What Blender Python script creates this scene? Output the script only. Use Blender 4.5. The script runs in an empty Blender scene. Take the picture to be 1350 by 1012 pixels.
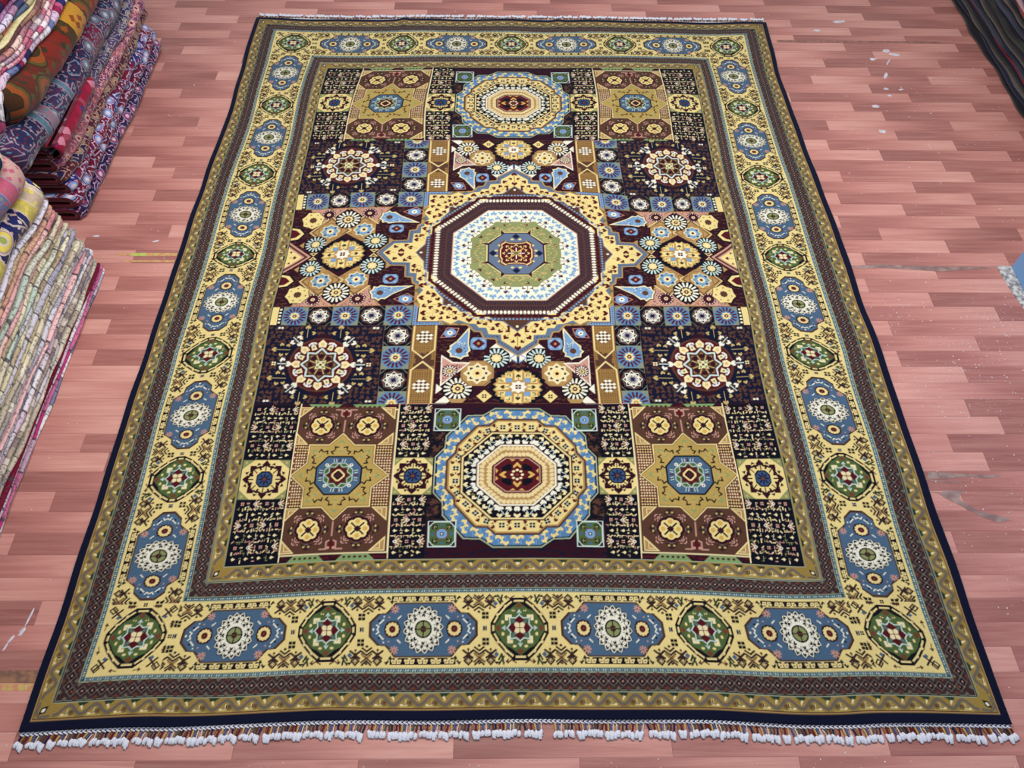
import bpy, bmesh, math, random
import numpy as np
from mathutils import Matrix, Vector
# ================= camera =================
sc=bpy.context.scene
COL=sc.collection
cd=bpy.data.cameras.new('camera');cam=bpy.data.objects.new('camera',cd);COL.objects.link(cam);sc.camera=cam
cd.sensor_width=36;cd.lens=1014/1350*36;cd.clip_start=.02
PITCH,YAW,ROLL=math.radians(55.12914939),math.radians(-1.49101069),math.radians(-1.2788762)
def cam_axes(p,y,r):
    X=Vector((1,0,0));F=Vector((0,math.cos(p),-math.sin(p)));D=Vector((0,-math.sin(p),-math.cos(p)))
    Z=Matrix.Rotation(y,3,'Z');X,F,D=Z@X,Z@F,Z@D
    return math.cos(r)*X+math.sin(r)*D,-math.sin(r)*X+math.cos(r)*D,F
cx_,cd_,cf_=cam_axes(PITCH,YAW,ROLL)
m=Matrix((cx_,-cd_,-cf_)).transposed().to_4x4();m.translation=(0,0,2.05);cam.matrix_world=m
# ================= light and exposure =================
sc.view_settings.view_transform='Standard';sc.view_settings.look='None';sc.view_settings.gamma=1
sc.view_settings.use_curve_mapping=False;sc.view_settings.exposure=0.12
w=bpy.data.worlds.new('room_light');sc.world=w;w.use_nodes=True
w.node_tree.nodes['Background'].inputs[0].default_value=(.90,.94,1,1);w.node_tree.nodes['Background'].inputs[1].default_value=.40
def area(name,loc,sx,sy,power,col,rot=(0,0,0)):
    l=bpy.data.lights.new(name,'AREA');l.shape='RECTANGLE';l.size=sx;l.size_y=sy;l.energy=power;l.color=col
    o=bpy.data.objects.new(name,l);COL.objects.link(o);o.location=loc;o.rotation_euler=rot;return o
area('ceiling_light',(0.1,2.0,2.65),2.9,.7,88,(1,.97,.95))
area('far_fill_light',(0.0,5.2,2.6),3.2,1.4,1.5,(.93,.96,1),(math.radians(-50),0,0))  # weak fill added at the far end for floor gloss, no window known there
# ================= helpers =================
def put(name,me,mats=(),parent=None,label=None,cat=None,group=None,kind=None):
    o=bpy.data.objects.new(name,me)
    for m_ in (mats if isinstance(mats,(list,tuple)) else [mats]):me.materials.append(m_)
    COL.objects.link(o)
    if parent:o.parent=parent
    return tag(o,label,cat,group,kind)
def tag(o,label=None,cat=None,group=None,kind=None):
    if label:o['label']=label
    if cat:o['category']=cat
    if group:o['group']=group
    if kind:o['kind']=kind
    return o
def mesh(name,v,f,smooth=False):
    me=bpy.data.meshes.new(name);me.from_pydata([tuple(a) for a in v],[],[tuple(a) for a in f])
    if smooth:me.shade_smooth()
    return me
def lin(c):return tuple(((x/255)/12.92 if x/255<=.04045 else ((x/255+.055)/1.055)**2.4) for x in c)+(1,)
class NT:
    def __init__(s,name,rough=.8,spec=.3):
        s.m=bpy.data.materials.new(name);s.m.use_nodes=True;s.t=s.m.node_tree;s.b=s.t.nodes['Principled BSDF']
        s.b.inputs['Roughness'].default_value=rough;s.b.inputs['Specular IOR Level'].default_value=spec
    def n(s,k,**kw):
        nd=s.t.nodes.new(k)
        for a,b in kw.items():setattr(nd,a,b)
        return nd
    def l(s,a,b):s.t.links.new(a,b)
    def set(s,sock,v):
        if hasattr(v,'is_output'):s.l(v,sock)
        else:sock.default_value=v
    def math(s,op,a,b=0,c=None):
        nd=s.n('ShaderNodeMath',operation=op);s.set(nd.inputs[0],a);s.set(nd.inputs[1],b)
        if c is not None:s.set(nd.inputs[2],c)
        return nd.outputs[0]
    def mix(s,f,a,b,mode='MIX'):
        nd=s.n('ShaderNodeMix',data_type='RGBA',blend_type=mode);s.set(nd.inputs[0],f);s.set(nd.inputs[6],a);s.set(nd.inputs[7],b);return nd.outputs[2]
    def ramp(s,f,stops,const=False):
        nd=s.n('ShaderNodeValToRGB');e=nd.color_ramp
        if const:e.interpolation='CONSTANT'
        while len(e.elements)<len(stops):e.elements.new(.5)
        for el,(p,c) in zip(e.elements,stops):el.position=p;el.color=c if len(c)==4 else lin(c)
        s.set(nd.inputs[0],f);return nd.outputs[0]
    def col(s,c):s.set(s.b.inputs['Base Color'],c)
    def bump(s,h,d=.001,st=1):
        nd=s.n('ShaderNodeBump');nd.inputs['Distance'].default_value=d;nd.inputs['Strength'].default_value=st;s.set(nd.inputs['Height'],h);s.l(nd.outputs[0],s.b.inputs['Normal'])
def plainmat(name,c,rough=.8,spec=.3,sc_=0,c2=None):
    t=NT(name,rough,spec);nz=t.n('ShaderNodeTexNoise');nz.inputs['Scale'].default_value=sc_ or 40
    tc=t.n('ShaderNodeTexCoord');t.l(tc.outputs['Object'],nz.inputs['Vector'])
    t.col(t.ramp(nz.outputs[0],[(.35,c),(.65,c2 or tuple(x*.85 for x in c))]));return t.m
import numpy as np, math
# ---- rug pattern, drawn knot by knot for one quarter (centimetres from the rug's middle) ----
PX=10; HW,HL=122.6,158.5
PAL=dict(navy=(14,18,42),gold=(150,124,62),brown=(58,38,38),yellow=(228,206,136),star=(178,150,82),green=(76,98,54),blue=(72,98,124),
 sky=(116,154,192),white=(232,228,208),cream=(232,216,168),black=(20,16,24),maroon=(82,18,28),wine=(46,13,27),rust=(112,62,44),
 tan=(172,136,84),olive=(112,104,58),grey=(104,96,92),pink=(196,146,130),teal=(48,72,76),ice=(196,214,206),gcol=(128,136,116),
 mint=(122,152,100),dbrown=(52,34,34),honey=(206,166,86),lilac=(120,120,170),vine=(106,96,84),pale=(156,164,140),ash=(104,98,86),smoke=(84,70,68),ochre=(150,114,62),ivory=(226,228,206),gleaf=(226,204,150),deep=(52,76,112),straw=(190,166,104),umber=(84,54,42),ink=(24,26,58),
 sage=(136,142,92),lgold=(228,206,142),dgreen=(40,56,40),choc=(76,48,42),night=(11,11,25),ring=(84,126,166),bluegrey=(96,112,134))
NAMES=list(PAL);IDX={n:i for i,n in enumerate(NAMES)}
QW,QH=int(HW*PX),int(HL*PX)
A=np.zeros((QH,QW),np.uint8)
T=[np.eye(3)]
def push(cx=0,cy=0,sx=1,sy=None,rot=0):
    sy=sx if sy is None else sy;c,s=math.cos(rot),math.sin(rot)
    T.append(T[-1]@np.array([[sx*c,-sy*s,cx],[sx*s,sy*c,cy],[0,0,1.]]))
def pop():T.pop()
def poly(pts,c):
    p=np.asarray(pts,float);m=T[-1];p=(p@m[:2,:2].T+m[:2,2])*PX
    x0=max(int(p[:,0].min())-1,0);x1=min(int(p[:,0].max())+2,QW);y0=max(int(p[:,1].min())-1,0);y1=min(int(p[:,1].max())+2,QH)
    if x1<=x0 or y1<=y0:return
    X=np.arange(x0,x1)+.5;Y=(np.arange(y0,y1)+.5)[:,None]
    ins=np.zeros((y1-y0,x1-x0),bool);q=np.roll(p,-1,0)
    for (ax,ay),(bx,by) in zip(p,q):
        if ay==by:continue
        k=((ay>Y)!=(by>Y));xc=(bx-ax)*(Y-ay)/(by-ay)+ax
        ins^=k&(X<xc)
    A[y0:y1,x0:x1][ins]=IDX[c]
def box(x0,y0,x1,y1,c):poly([(x0,y0),(x1,y0),(x1,y1),(x0,y1)],c)
def ell(x,y,rx,ry,c,n=18):
    poly([(x+rx*math.cos(6.2832*i/n),y+ry*math.sin(6.2832*i/n)) for i in range(n)],c)
def line(pts,w,c,close=False):
    pts=list(pts)+([pts[0]] if close else [])
    for (ax,ay),(bx,by) in zip(pts,pts[1:]):
        dx,dy=bx-ax,by-ay;L=math.hypot(dx,dy)
        if L<1e-6:continue
        ex,ey=dx/L*w*.45,dy/L*w*.45;nx,ny=-dy/L*w/2,dx/L*w/2
        poly([(ax-ex+nx,ay-ey+ny),(bx+ex+nx,by+ey+ny),(bx+ex-nx,by+ey-ny),(ax-ex-nx,ay-ey-ny)],c)
def octo(hx,hy,fx,fy):return [(fx,hy),(hx,fy),(hx,-fy),(fx,-hy),(-fx,-hy),(-hx,-fy),(-hx,fy),(-fx,hy)]
def star(r1,r2,n=8,ph=0):
    return [((r1 if i%2==0 else r2)*math.cos(math.pi*i/n+ph),(r1 if i%2==0 else r2)*math.sin(math.pi*i/n+ph)) for i in range(2*n)]
def scal(p,k,x=0,y=0):return [(a*k+x,b*k+y) for a,b in p]
def bud(x,y,a,s,c,stem=0,sc=None):
    push(x,y,s,s,a)
    if stem:line([(-stem,0),(.2,0)],.22,sc or c)
    poly([(1,0),(.1,.85),(-.6,.62),(-.1,0),(-.6,-.62),(.1,-.85)],c);pop()
def chev(x,y,a,s,c,w=.3):
    push(x,y,s,s,a);line([(-.55,-.6),(.25,0),(-.55,.6)],w,c);pop()
def clover(x,y,s,c):
    for i,j in ((1,1),(1,-1),(-1,1),(-1,-1)):box(x+i*s*.52-s*.42,y+j*s*.52-s*.42,x+i*s*.52+s*.42,y+j*s*.52+s*.42,c)
def spray(x,y,a,s,c,stem=True,sc=None):   # branch with three buds
    push(x,y,s,s,a)
    if stem:line([(-1.4,0),(.6,0)],.16,sc or c)
    bud(1,0,0,.62,c);bud(0,.95,1.2,.55,c);bud(0,-.95,-1.2,.55,c);pop()
# ---------------- nested bands ----------------
def rect(a,b,c):poly([(-5,-5),(a,-5),(a,b),(-5,b)],c)
rect(HW,HL,'navy')
rect(120.6,156.4,'tan');rect(120.3,156.1,'dbrown');rect(120.1,155.9,'gold');rect(116.9,152.7,'pale');rect(116.7,152.5,'black');rect(116.45,152.25,'pale');rect(116.3,152.1,'brown')
rect(112.1,148.3,'pale');rect(111.85,148.05,'teal');rect(111.0,147.2,'pale');rect(110.8,147.0,'yellow')
rect(92.2,128.2,'pale');rect(91.95,127.95,'teal');rect(91.0,127.0,'pale');rect(90.8,126.8,'brown')
rect(86.9,122.9,'pale');rect(86.7,122.7,'black');rect(86.5,122.5,'pale');rect(86.3,122.3,'gold')
rect(82.5,118.5,'pale');rect(82.3,118.3,'black');rect(82.05,118.05,'wine')
def sides(fn,hx,hy):
    # fn(u0,length): local +u along the side towards the corner, +v outwards
    T.append(T[-1]@np.array([[1,0,0],[0,1,hy],[0,0,1.]]));fn(hx);pop()
    T.append(T[-1]@np.array([[0,1,hx],[1,0,0],[0,0,1.]]));fn(hy);pop()
def rope(L):
    n=int(L/.62)
    for i in range(n):
        u=i*.62;poly([(u,-.18),(u+.34,-.18),(u+.5,.2),(u+.16,.2)],'ice' if i%3 else 'sky')
sides(rope,111.4,147.6);sides(rope,91.5,127.5)
def lattice(L,half):
    n=max(1,round(L/2.5));s=L/n
    for i in range(n+1):
        u=i*s
        for sg in (1,-1):
            c='ash' if (i+(sg>0))%2 else 'rust'
            push(u,sg*half*.78,1,sg)
            poly([(-.58,.1),(0,-.6),(.58,.1),(.28,.4),(-.28,.4)],c)
            if c=='rust':line([(-.3,.35),(0,-.05),(.3,.35)],.2,'choc')
            pop()
        if i<n:
            m=u+s/2
            poly([(m-s*.5,0),(m,-half*.62),(m+s*.5,0),(m,half*.62)],'dbrown')
            line([(m-s*.5,0),(m,-half*.55),(m+s*.5,0),(m,half*.55)],.2,'grey',True)
            poly([(m-s*.28,0),(m,-half*.35),(m+s*.28,0),(m,half*.35)],'black')
            ell(m,0,.27,.27,'pink',6)
            for sg in (1,-1):
                line([(m,sg*half*.55),(m-s*.5,sg*half*1.0)],.13,'smoke');line([(m,sg*half*.55),(m+s*.5,sg*half*1.0)],.13,'smoke')
        ell(u,0,.15,.15,'pale',6)
sides(lambda L:lattice(L,2.05),114.2,150.2)
sides(lambda L:lattice(L,1.95),88.85,124.85)
def vine(L,half):
    n=round(L/6.25);s=L/n
    for i in range(n):
        u=i*s
        poly([(u+s*.2,half*.95),(u+s*.5,half*.1),(u+s*.85,half*.95)],'star')
        ell(u+s*.36,half*.35,.75,.75,'olive',10);ell(u+s*.36,half*.3,.4,.4,'rust',8)
        line([(u+s*.5,-half*.05),(u+s*.5,half*.55),(u+s*.72,half*.62)],.36,'cream');line([(u+s*.49,0),(u+s*.49,half*.5),(u+s*.62,half*.52)],.2,'black')
        poly([(u-s*.2,-half*.95),(u+s*.22,-half*.95),(u+s*.1,-half*.2),(u-.2,-half*.5)],'dgreen')
        poly([(u+.1,-half*.55),(u+.8,-half*.45),(u+.5,half*.05),(u-.1,half*.12),(u-.2,-half*.1)],'cream');line([(u+.1,half*.15),(u+.7,-half*.35)],.25,'gold')
    m=int(L/.35);P=[(L*k/m,-half*.62*math.cos(2*math.pi*(L*k/m)/s+3.14159)*1.0) for k in range(m+1)]
    P=[(a,-b*0+half*.6*math.cos(2*math.pi*a/s)) for a,b in P]
    line(P,.72,'vine');line(P,.18,'grey')
sides(lambda L:vine(L-3,1.65),118.5,154.3)
sides(lambda L:vine(L-3,1.65),84.4,120.4)
for cx,cy in ((118.3,154.1),(84.3,120.3)):
    box(cx-1.8,cy-1.8,cx+1.7,cy+1.7,'gold');push(cx,cy,1,1,.785);poly([(-1.4,0),(0,-.8),(1.4,0),(0,.8)],'black');ell(0,0,.5,.4,'white',8);pop()
    line([(cx-1.6,cy+1.3),(cx+.6,cy+1.5),(cx+1.4,cy+.8),(cx+1.3,cy-1.6)],.6,'vine')
# ---------------- main border ----------------
def green_med():
    o=[(-1.8,-7.9),(1.9,-7.9),(4,-6.2),(6.3,-3.6),(7.8,-1.2),(7.8,1.2),(6.3,3.6),(4,6.2),(1.9,7.9),(-1.9,7.9),(-4,6.2),(-6.3,3.6),(-7.8,1.2),(-7.8,-1.2),(-6.3,-3.6),(-4,-6.2)]
    poly(o,'black');poly(scal(o,.925),'lgold');poly(scal(o,.86),'black')
    for i in range(16):
        a=o[i];push(a[0]*.9,a[1]*.9,1,1,math.atan2(a[1],a[0]))
        if i%4 in(2,3) or 1:poly([(-.7,0),(0,-.42),(.5,0),(0,.42)],'black')
        pop()
    for i in range(16):
        a,b=o[i],o[(i+1)%16];mx,my=(a[0]+b[0])*.448,(a[1]+b[1])*.448
    for sx in(1,-1):
        for sy in(1,-1):
            for px_,py_ in((3.7,5.6),(5.75,3.4)):poly([(sx*px_-.5,sy*py_),(sx*px_,sy*py_-.5),(sx*px_+.5,sy*py_),(sx*px_,sy*py_+.5)],'lgold')
    g=[(0,-6.7),(1.4,-5.7),(2.3,-5),(3.7,-4.4),(4.7,-3.4),(5.4,-2.2),(6.2,-1.2),(6.7,0)]
    q=g+[(x,-y) for x,y in g[::-1][1:]];q=q+[(-x,y) for x,y in q[::-1][1:-1]]
    poly(q,'green')
    for k in range(4):
        push(0,0,1,1,k*math.pi/2)
        poly([(0,-6.6),(1,-5.6),(0,-5),(-1,-5.6)],'rust');line([(0,-4.6),(0,-3.2)],.25,'ice');chev(0,-4.3,-1.57,.8,'ice',.3)
        poly([(2.0,-3.4),(3.8,-3.4),(3.8,-1.9),(3,-1.9),(3,-2.7),(2,-2.7)],'cream')
        ell(1.5,-4.5,.5,.4,'lgold',6);ell(-1.5,-4.5,.5,.4,'lgold',6)
        chev(4.6,-1.5,-.7,.5,'dbrown',.4);chev(4.6,1.5,.7,.5,'dbrown',.4)
        line([(0,-3.3),(1.0,-2.5),(2.7,-2.6),(2.5,-1),(3.3,0)],.3,'ice')
        poly([(0.4,-1),(2.3,-2.3),(1,-.4)],'bluegrey')
        pop()
    for x,y in((0,-1.9),(1.9,0),(0,1.9),(-1.9,0)):poly([(x,y-1.3),(x+1.3,y),(x,y+1.3),(x-1.3,y)],'maroon')
    for i,j in((1,1),(1,-1),(-1,1),(-1,-1)):poly([(i*.15,j*.15),(i*1.1,j*.1),(i*1.45,j*.9),(i*.9,j*1.45),(i*.1,j*1.1)],'cream')
    for k in range(4):push(0,0,1,1,k*math.pi/2);line([(0,0),(0,1.1)],.14,'rust');pop()
def rosette(x,y):
    ell(x,y,2.15,2.25,'black',12);ell(x,y,1.85,1.95,'maroon',12)
    for k in range(12):ell(x+1.35*math.cos(k*.5236),y+1.4*math.sin(k*.5236),.42,.42,'lgold',7)
    ell(x,y,1.25,1.3,'lgold',12);ell(x,y,.9,.95,'maroon',8);ell(x,y,.3,.3,'rust',6)
def blue_med():
    o=[(14.1,1.8),(11.8,4.1),(9.8,4.2),(9.3,4.7),(7.4,7.0),(-7.4,7.0),(-9.3,4.7),(-9.8,4.2),(-11.8,4.1),(-14.1,1.8)];o=o+[(x,-y) for x,y in o[::-1]]
    poly(o,'dbrown');poly(scal(o,.975),'umber');poly(scal(o,.945),'blue')
    push(0,0,.9,1.06)
    N=16
    poly(star(6.1,5.2,16,.1),'black');poly(star(5.9,5.05,16,.1),'white')
    for k in range(16):
        a=k*math.pi/8+.1
        bud(5.0*math.cos(a),5.0*math.sin(a),a,.62,'black')
        line([(3.0*math.cos(a+.2),3*math.sin(a+.2)),(5.2*math.cos(a+.2),5.2*math.sin(a+.2))],.14,'black')
    for k in range(32):
        a=k*math.pi/16+.1;chev(5.45*math.cos(a),5.45*math.sin(a),a,.42,'black',.34)
        if k%2:bud(4.3*math.cos(a),4.3*math.sin(a),a+3.14,.5,'black')
    ps=[(3.95*math.cos(i*math.pi/12),3.95*math.sin(i*math.pi/12)) for i in range(24)];line(ps,.16,'black',True)
    for k in range(8):
        a=k*math.pi/4;bud(3.25*math.cos(a),3.25*math.sin(a),a,.62,'black')
    pop();ell(0,0,2.25,2.35,'black',16);ell(0,0,1.85,1.95,'sage',16)
    for k in range(4):push(0,0,1,1,k*1.5708);line([(0,0),(0,1.95)],.3,'black');pop()
    ell(0,0,.85,.9,'dbrown',8);line([(-.6,0),(.6,0)],.2,'rust')
    for sx in(1,-1):
        rosette(sx*8.0,0)
        for sy in(1,-1):
            for k in range(8):
                a=k*.7854;line([(sx*7.4,sy*5.2),(sx*7.4+.95*math.cos(a),sy*5.2+.95*math.sin(a))],.3,'pink')
            ell(sx*7.4,sy*5.2,.28,.28,'rust',6)
            line([(sx*10.3,sy*2.5),(sx*11.3,sy*1.5)],.32,'white');line([(sx*5.9,sy*3.4),(sx*6.6,sy*2.7)],.3,'white')
            line([(sx*11.9,0),(sx*11.5,sy*.7),(sx*12.1,sy*1.1)],.3,'white');ell(sx*8.9,sy*3.1,.25,.25,'pink',6);ell(sx*10.2,sy*1.1*0+sy*3.3,.22,.22,'white',6)
            ell(sx*11.4,sy*2.2*0+sy*2.2,.3,.3,'black',6);ell(sx*6.6,sy*1.8,.22,.22,'maroon',6);ell(sx*9.6,sy*1.8,.25,.25,'rust',6)
        ell(sx*12.9,0,.3,.3,'white',6)
def fillers(side):
    # between a green medallion at u=0 and a blue one at u=25 ; drawn for one v sign
    c='dbrown'
    clover(9.1,0,.62,'bluegrey' );clover(9.1,0,.45,'black');
    clover(8.9,3.3*1,.95,'black')
    def xfig(u):
        push(u,6.75,.82,.68);poly([(0,-2.9),(.5,-2.3),(0,-1.8),(-.5,-2.3)],'maroon');line([(-1.6,-2.0),(0,-.6),(1.6,-2.0)],.75,c);line([(-1.3,.6),(0,-.5),(1.3,.6)],.75,c);line([(0,-2),(0,0)],.25,c)
        line([(0,.3),(1.2,1.6),(0,3.0),(-1.2,1.6)],.6,c,True);line([(0,1.0),(.5,1.6),(0,2.2),(-.5,1.6)],.2,'umber',True);pop()
    def tree(u):
        push(u,6.45,.85,.74);poly([(0,-3.5),(.6,-2.9),(0,-2.4),(-.6,-2.9)],c)
        for k in range(2):line([(-1.35,-2.4+k*1.25),(0,-1.3+k*1.25),(1.35,-2.4+k*1.25)],.62,c)
        line([(-1.6,2.3),(1.5,-.4)],.55,'umber');line([(1.6,2.3),(-1.5,-.4)],.55,'umber');line([(-1.4,0),(-.6,.8)],.5,'tan');line([(1.4,0),(.6,.8)],.5,'tan')
        line([(-1.3,3.1),(0,1.8),(1.3,3.1)],.6,c);poly([(0,2.3),(.5,2.8),(0,3.2),(-.5,2.8)],c);pop()
    xfig(7.7);tree(10.6);xfig(13.4)
    poly([(6.2,5.7),(6.9,6.4),(6.2,7.1),(5.5,6.4)],'blue')
    line([(4.4,8.6),(4.9,6.4),(5.6,7.6)],.5,'dgreen');line([(5.6,8.7),(4.3,6.9)],.45,'dgreen');poly([(5.4,8.1),(6.9,8.1),(6.2,8.8)],'black')
    line([(1.2,8.4),(2.4,7.7),(3.2,8.3)],.35,'umber');poly([(3.1,7.3),(4.0,8.1),(3.2,8.7)],'umber')
    line([(15.8,8.4),(16.7,6.9),(17.6,8.2)],.45,'dgreen');poly([(15.1,8.0),(16.4,8.0),(15.7,8.8)],'black');line([(16.2,7.6),(17.6,7.6)],.2,'cream')
def trefoil_band(u0,u1):
    box(u0,7.15,u1,8.75,'black')
    n=max(1,round((u1-u0)/3.1));s=(u1-u0)/n
    for i in range(n):
        m=u0+(i+.5)*s
        line([(m-.9,8.3),(m-.3,8.3),(m-.3,7.75),(m-1.15,7.6)],.4,'lgold');line([(m+.9,8.3),(m+.3,8.3),(m+.3,7.75),(m+1.15,7.6)],.4,'lgold')
        ell(m-1.1,7.9,.22,.22,'lgold',6);ell(m+1.1,7.9,.22,.22,'lgold',6);poly([(m-.5,7.15),(m,7.75),(m+.5,7.15)],'lgold')
def border_side(L,sp):
    k=sp/50.
    n=round(L/sp*1)
    for i in range(n+1):
        push(i*sp,0,(1+k)/2*.99,1);green_med();pop()
        for sg in ((1,-1) if i>0 else (1,)):
            if i==n and sg==1:continue
            for sv in (1,-1):
                push(i*sp,0,sg*k,sv);fillers(0);pop()
    for i in range(n):
        push(i*sp+sp/2,0,k,1)
        for sv in(1,-1):push(0,0,1,sv);trefoil_band(-8.4,8.4);pop()
        blue_med();pop()
T.append(np.array([[1,0,0],[0,1,137.6],[0,0,1.]]));border_side(100.6,50.3);pop()
T.append(np.array([[0,1,101.5],[1,0,0],[0,0,1.]]));border_side(137.6,137.6/3);pop()
T.append(np.array([[1,0,101.5],[0,1,137.6],[0,0,1.]]));box(-9.0,-9.1,9.2,9.3,'yellow');pop()
T.append(np.array([[1,0,101.5],[0,1,137.6],[0,0,1.]]))
for sv in(1,-1):clover(-8.9,3.4*sv,.95,'black');clover(3.4*sv,-8.9,.95,'black')
clover(-8.8,0,.5,'black');clover(0,-8.8,.5,'black')
for sx,sy in((1,1),(1,-1),(-1,1),(-1,-1)):
    push(sx*6.6,sy*6.7,sx,sy);line([(-1.3,-1.3),(1.4,1.4)],.45,'dbrown');line([(-1.2,.9),(.9,-1.2)],.45,'dbrown');line([(1,-.2),(2,.8),(1,1.8),(0,.8)],.38,'dbrown',True);poly([(-.6,-1.9),(.0,-1.3),(-.6,-.7),(-1.2,-1.3)],'blue');pop()
    push(sx*3.3,sy*8.2,sx,sy);poly([(0,-.5),(.9,.1),(0,.6)],'umber');line([(-1.2,.3),(0,0)],.25,'umber');pop()
    push(sx*8.2,sy*3.3,sx,sy);poly([(-.5,0),(.1,.9),(.6,0)],'umber');line([(.3,-1.2),(0,0)],.25,'umber');pop()
green_med();pop()
# ---------------- the field ----------------
import random
rg=random.Random(5)
def ringpts(f,n):return [f(i/n) for i in range(n)]
def edge_path(o,closed=True):
    P=list(o)+([o[0]] if closed else []);out=[];
    for (ax,ay),(bx,by) in zip(P,P[1:]):
        out.append((ax,ay,math.atan2(by-ay,bx-ax),math.hypot(bx-ax,by-ay)))
    return out
def along(o,step,fn,off=0,closed=True):
    i=0
    for ax,ay,a,L in edge_path(o,closed):
        n=max(1,round(L/step));s=L/n
        for k in range(n):
            u=(k+.5)*s;push(ax+math.cos(a)*u,ay+math.sin(a)*u,1,1,a);push(0,off);fn(i,s);pop();pop();i+=1
def wheel(x,y,r,bg,ray,ry=None,core=('lgold','maroon'),n=16,frame=None):
    ry=ry or r;push(x,y,1,ry/r)
    if frame:box(-r*1.07,-r*1.07,r*1.07,r*1.07,frame)
    poly(octo(r,r,r*.45,r*.45),bg)
    for k in range(n):
        a=(k+.5)*2*math.pi/n;line([(r*.56*math.cos(a),r*.56*math.sin(a)),(r*.88*math.cos(a),r*.88*math.sin(a))],r*.15,ray)
    poly(star(r*.44,r*.33,8),core[0]);ell(0,0,r*.2,r*.2,core[1],6);ell(0,0,r*.08,r*.08,'cream',5);pop()
def starcell(x,y,r,ry=None):
    ry=ry or r;push(x,y,1,ry/r);box(-r*1.05,-r*1.05,r*1.05,r*1.05,'gcol')
    for i in(1,-1):
        for j in(1,-1):poly([(i*r*1.03,j*r*.62),(i*r*1.03,j*r*1.03),(i*r*.62,j*r*1.03)],'night')
    poly(octo(r*1.05,r*1.05,r*.55,r*.55),'night')
    for k in range(8):a=(k+.5)*.7854;line([(r*.8*math.cos(a-.22),r*.8*math.sin(a-.22)),(r*.8*math.cos(a+.22),r*.8*math.sin(a+.22))],.55,'rust')
    poly(star(r*.96,r*.74,8),'grey');poly(star(r*.92,r*.70,8),'navy');poly(star(r*.82,r*.62,8),'white')
    for k in range(8):
        a=k*.7854;bud(r*.58*math.cos(a),r*.58*math.sin(a),a,r*.15,'night');line([(r*.12*math.cos(a+.2),r*.12*math.sin(a+.2)),(r*.4*math.cos(a+.2),r*.4*math.sin(a+.2))],.28,'maroon' if k%2 else 'lilac');line([(r*.12*math.cos(a-.2),r*.12*math.sin(a-.2)),(r*.4*math.cos(a-.2),r*.4*math.sin(a-.2))],.28,'ink')
    ell(0,0,r*.16,r*.16,'ink',6);pop()
def starmed(x,y,r,bg,st,ry=None,acc='mint',core='cream'):
    ry=ry or r;push(x,y,1,ry/r);poly(octo(r,r,r*.5,r*.5),bg);line(octo(r*.93,r*.93,r*.45,r*.45),.18,'rust',True)
    poly(star(r*.86,r*.66,8),'cream');poly(star(r*.76,r*.58,8),st)
    for k in range(8):
        a=k*.7854;bud(r*.52*math.cos(a),r*.52*math.sin(a),a,r*.13,'night' if k%2 or acc is None else acc)
    poly(star(r*.36,r*.27,8),core);ell(0,0,r*.14,r*.14,'maroon',6);pop()
def mottled(x0,y0,x1,y1,base,c2,n,s=.6):
    box(x0,y0,x1,y1,base)
    for _ in range(n):
        x,y=rg.uniform(x0+.5,x1-.5),rg.uniform(y0+.5,y1-.5);box(x-rg.uniform(.1,s),y-.18,x+rg.uniform(.1,s),y+.18,c2)
# ---- section A (centre band, |y|<25.6) ground
mottled(31,-3,82,25.7,'wine','umber',700,.9)
mottled(-3,25,33,66,'wine','umber',520,.9)
poly([(46,3),(60,14),(74,3),(74,-9),(46,-9)],'wine')
# --- tan lattice diamonds with star medallions (right centre)
def tandia(cx,cy,rx,ry):
    poly([(cx-rx,cy),(cx,cy-ry),(cx+rx,cy),(cx,cy+ry)],'lgold');poly([(cx-rx*.95,cy),(cx,cy-ry*.95),(cx+rx*.95,cy),(cx,cy+ry*.95)],'tan')
    poly([(cx-rx*.86,cy),(cx,cy-ry*.86),(cx+rx*.86,cy),(cx,cy+ry*.86)],'umber');poly([(cx-rx*.8,cy),(cx,cy-ry*.8),(cx+rx*.8,cy),(cx,cy+ry*.8)],'tan')
# big dark diamond ground and pink triangles
poly([(44.5,25.6),(53.5,17.2),(55,20),(60.5,25.6)],'pink');poly([(76,25.6),(67.5,17.2),(66,20),(60.5,25.6)],'pink')
for sx in(0,1):
    fx=(lambda x:x) if not sx else (lambda x:121-x)
    poly([(fx(45.3),25.5),(fx(59.2),25.5),(fx(49.4),16.2)],'tan');poly([(fx(46.2),25.2),(fx(58.2),25.2),(fx(49.6),17.2)],'pink')
    for _ in range(40):
        a,b=rg.random(),rg.random()
        if a+b>1:a,b=1-a,1-b
        x,y=46.2+a*12+b*3.4,25.2-b*8;ell(fx(x),y,.25,.22,'umber',5)
    tandia(fx(54.2),13,8.2,8.2)
    starmed(fx(54.2),13,4.6,'tan','sky')
    wheel(fx(52.8),22.1,2.6,'umber','white',n=14,core=('cream','maroon'));wheel(fx(52.8),22.1,2.0,'maroon','navy',n=12,core=('cream','maroon'))
wheel(60.5,19,4.7,'night','white')
poly([(60.5,24.2),(59,25.5),(62,25.5)],'tan')
poly([(60.5,0),(74,0),(60.5,11.5),(47,0)],'wine');line([(48,1.2),(60.5,12),(73,1.2)],.25,'tan')
for s in(1,-1):
    wheel(60.5+s*11.1,6.5,4.2,'night','ice',core=('lgold','cream'))
    poly([(60.5+s*11.1-1.6,1.9),(60.5+s*11.1+1.6,1.9),(60.5+s*11.1,.1)],'lgold');poly([(60.5+s*11.1-.9,1.6),(60.5+s*11.1+.9,1.6),(60.5+s*11.1,.6)],'umber')
    poly([(60.5+s*5.6,8.2),(60.5+s*7.3,5.2),(60.5+s*7.0,10.2)],'tan')
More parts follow.
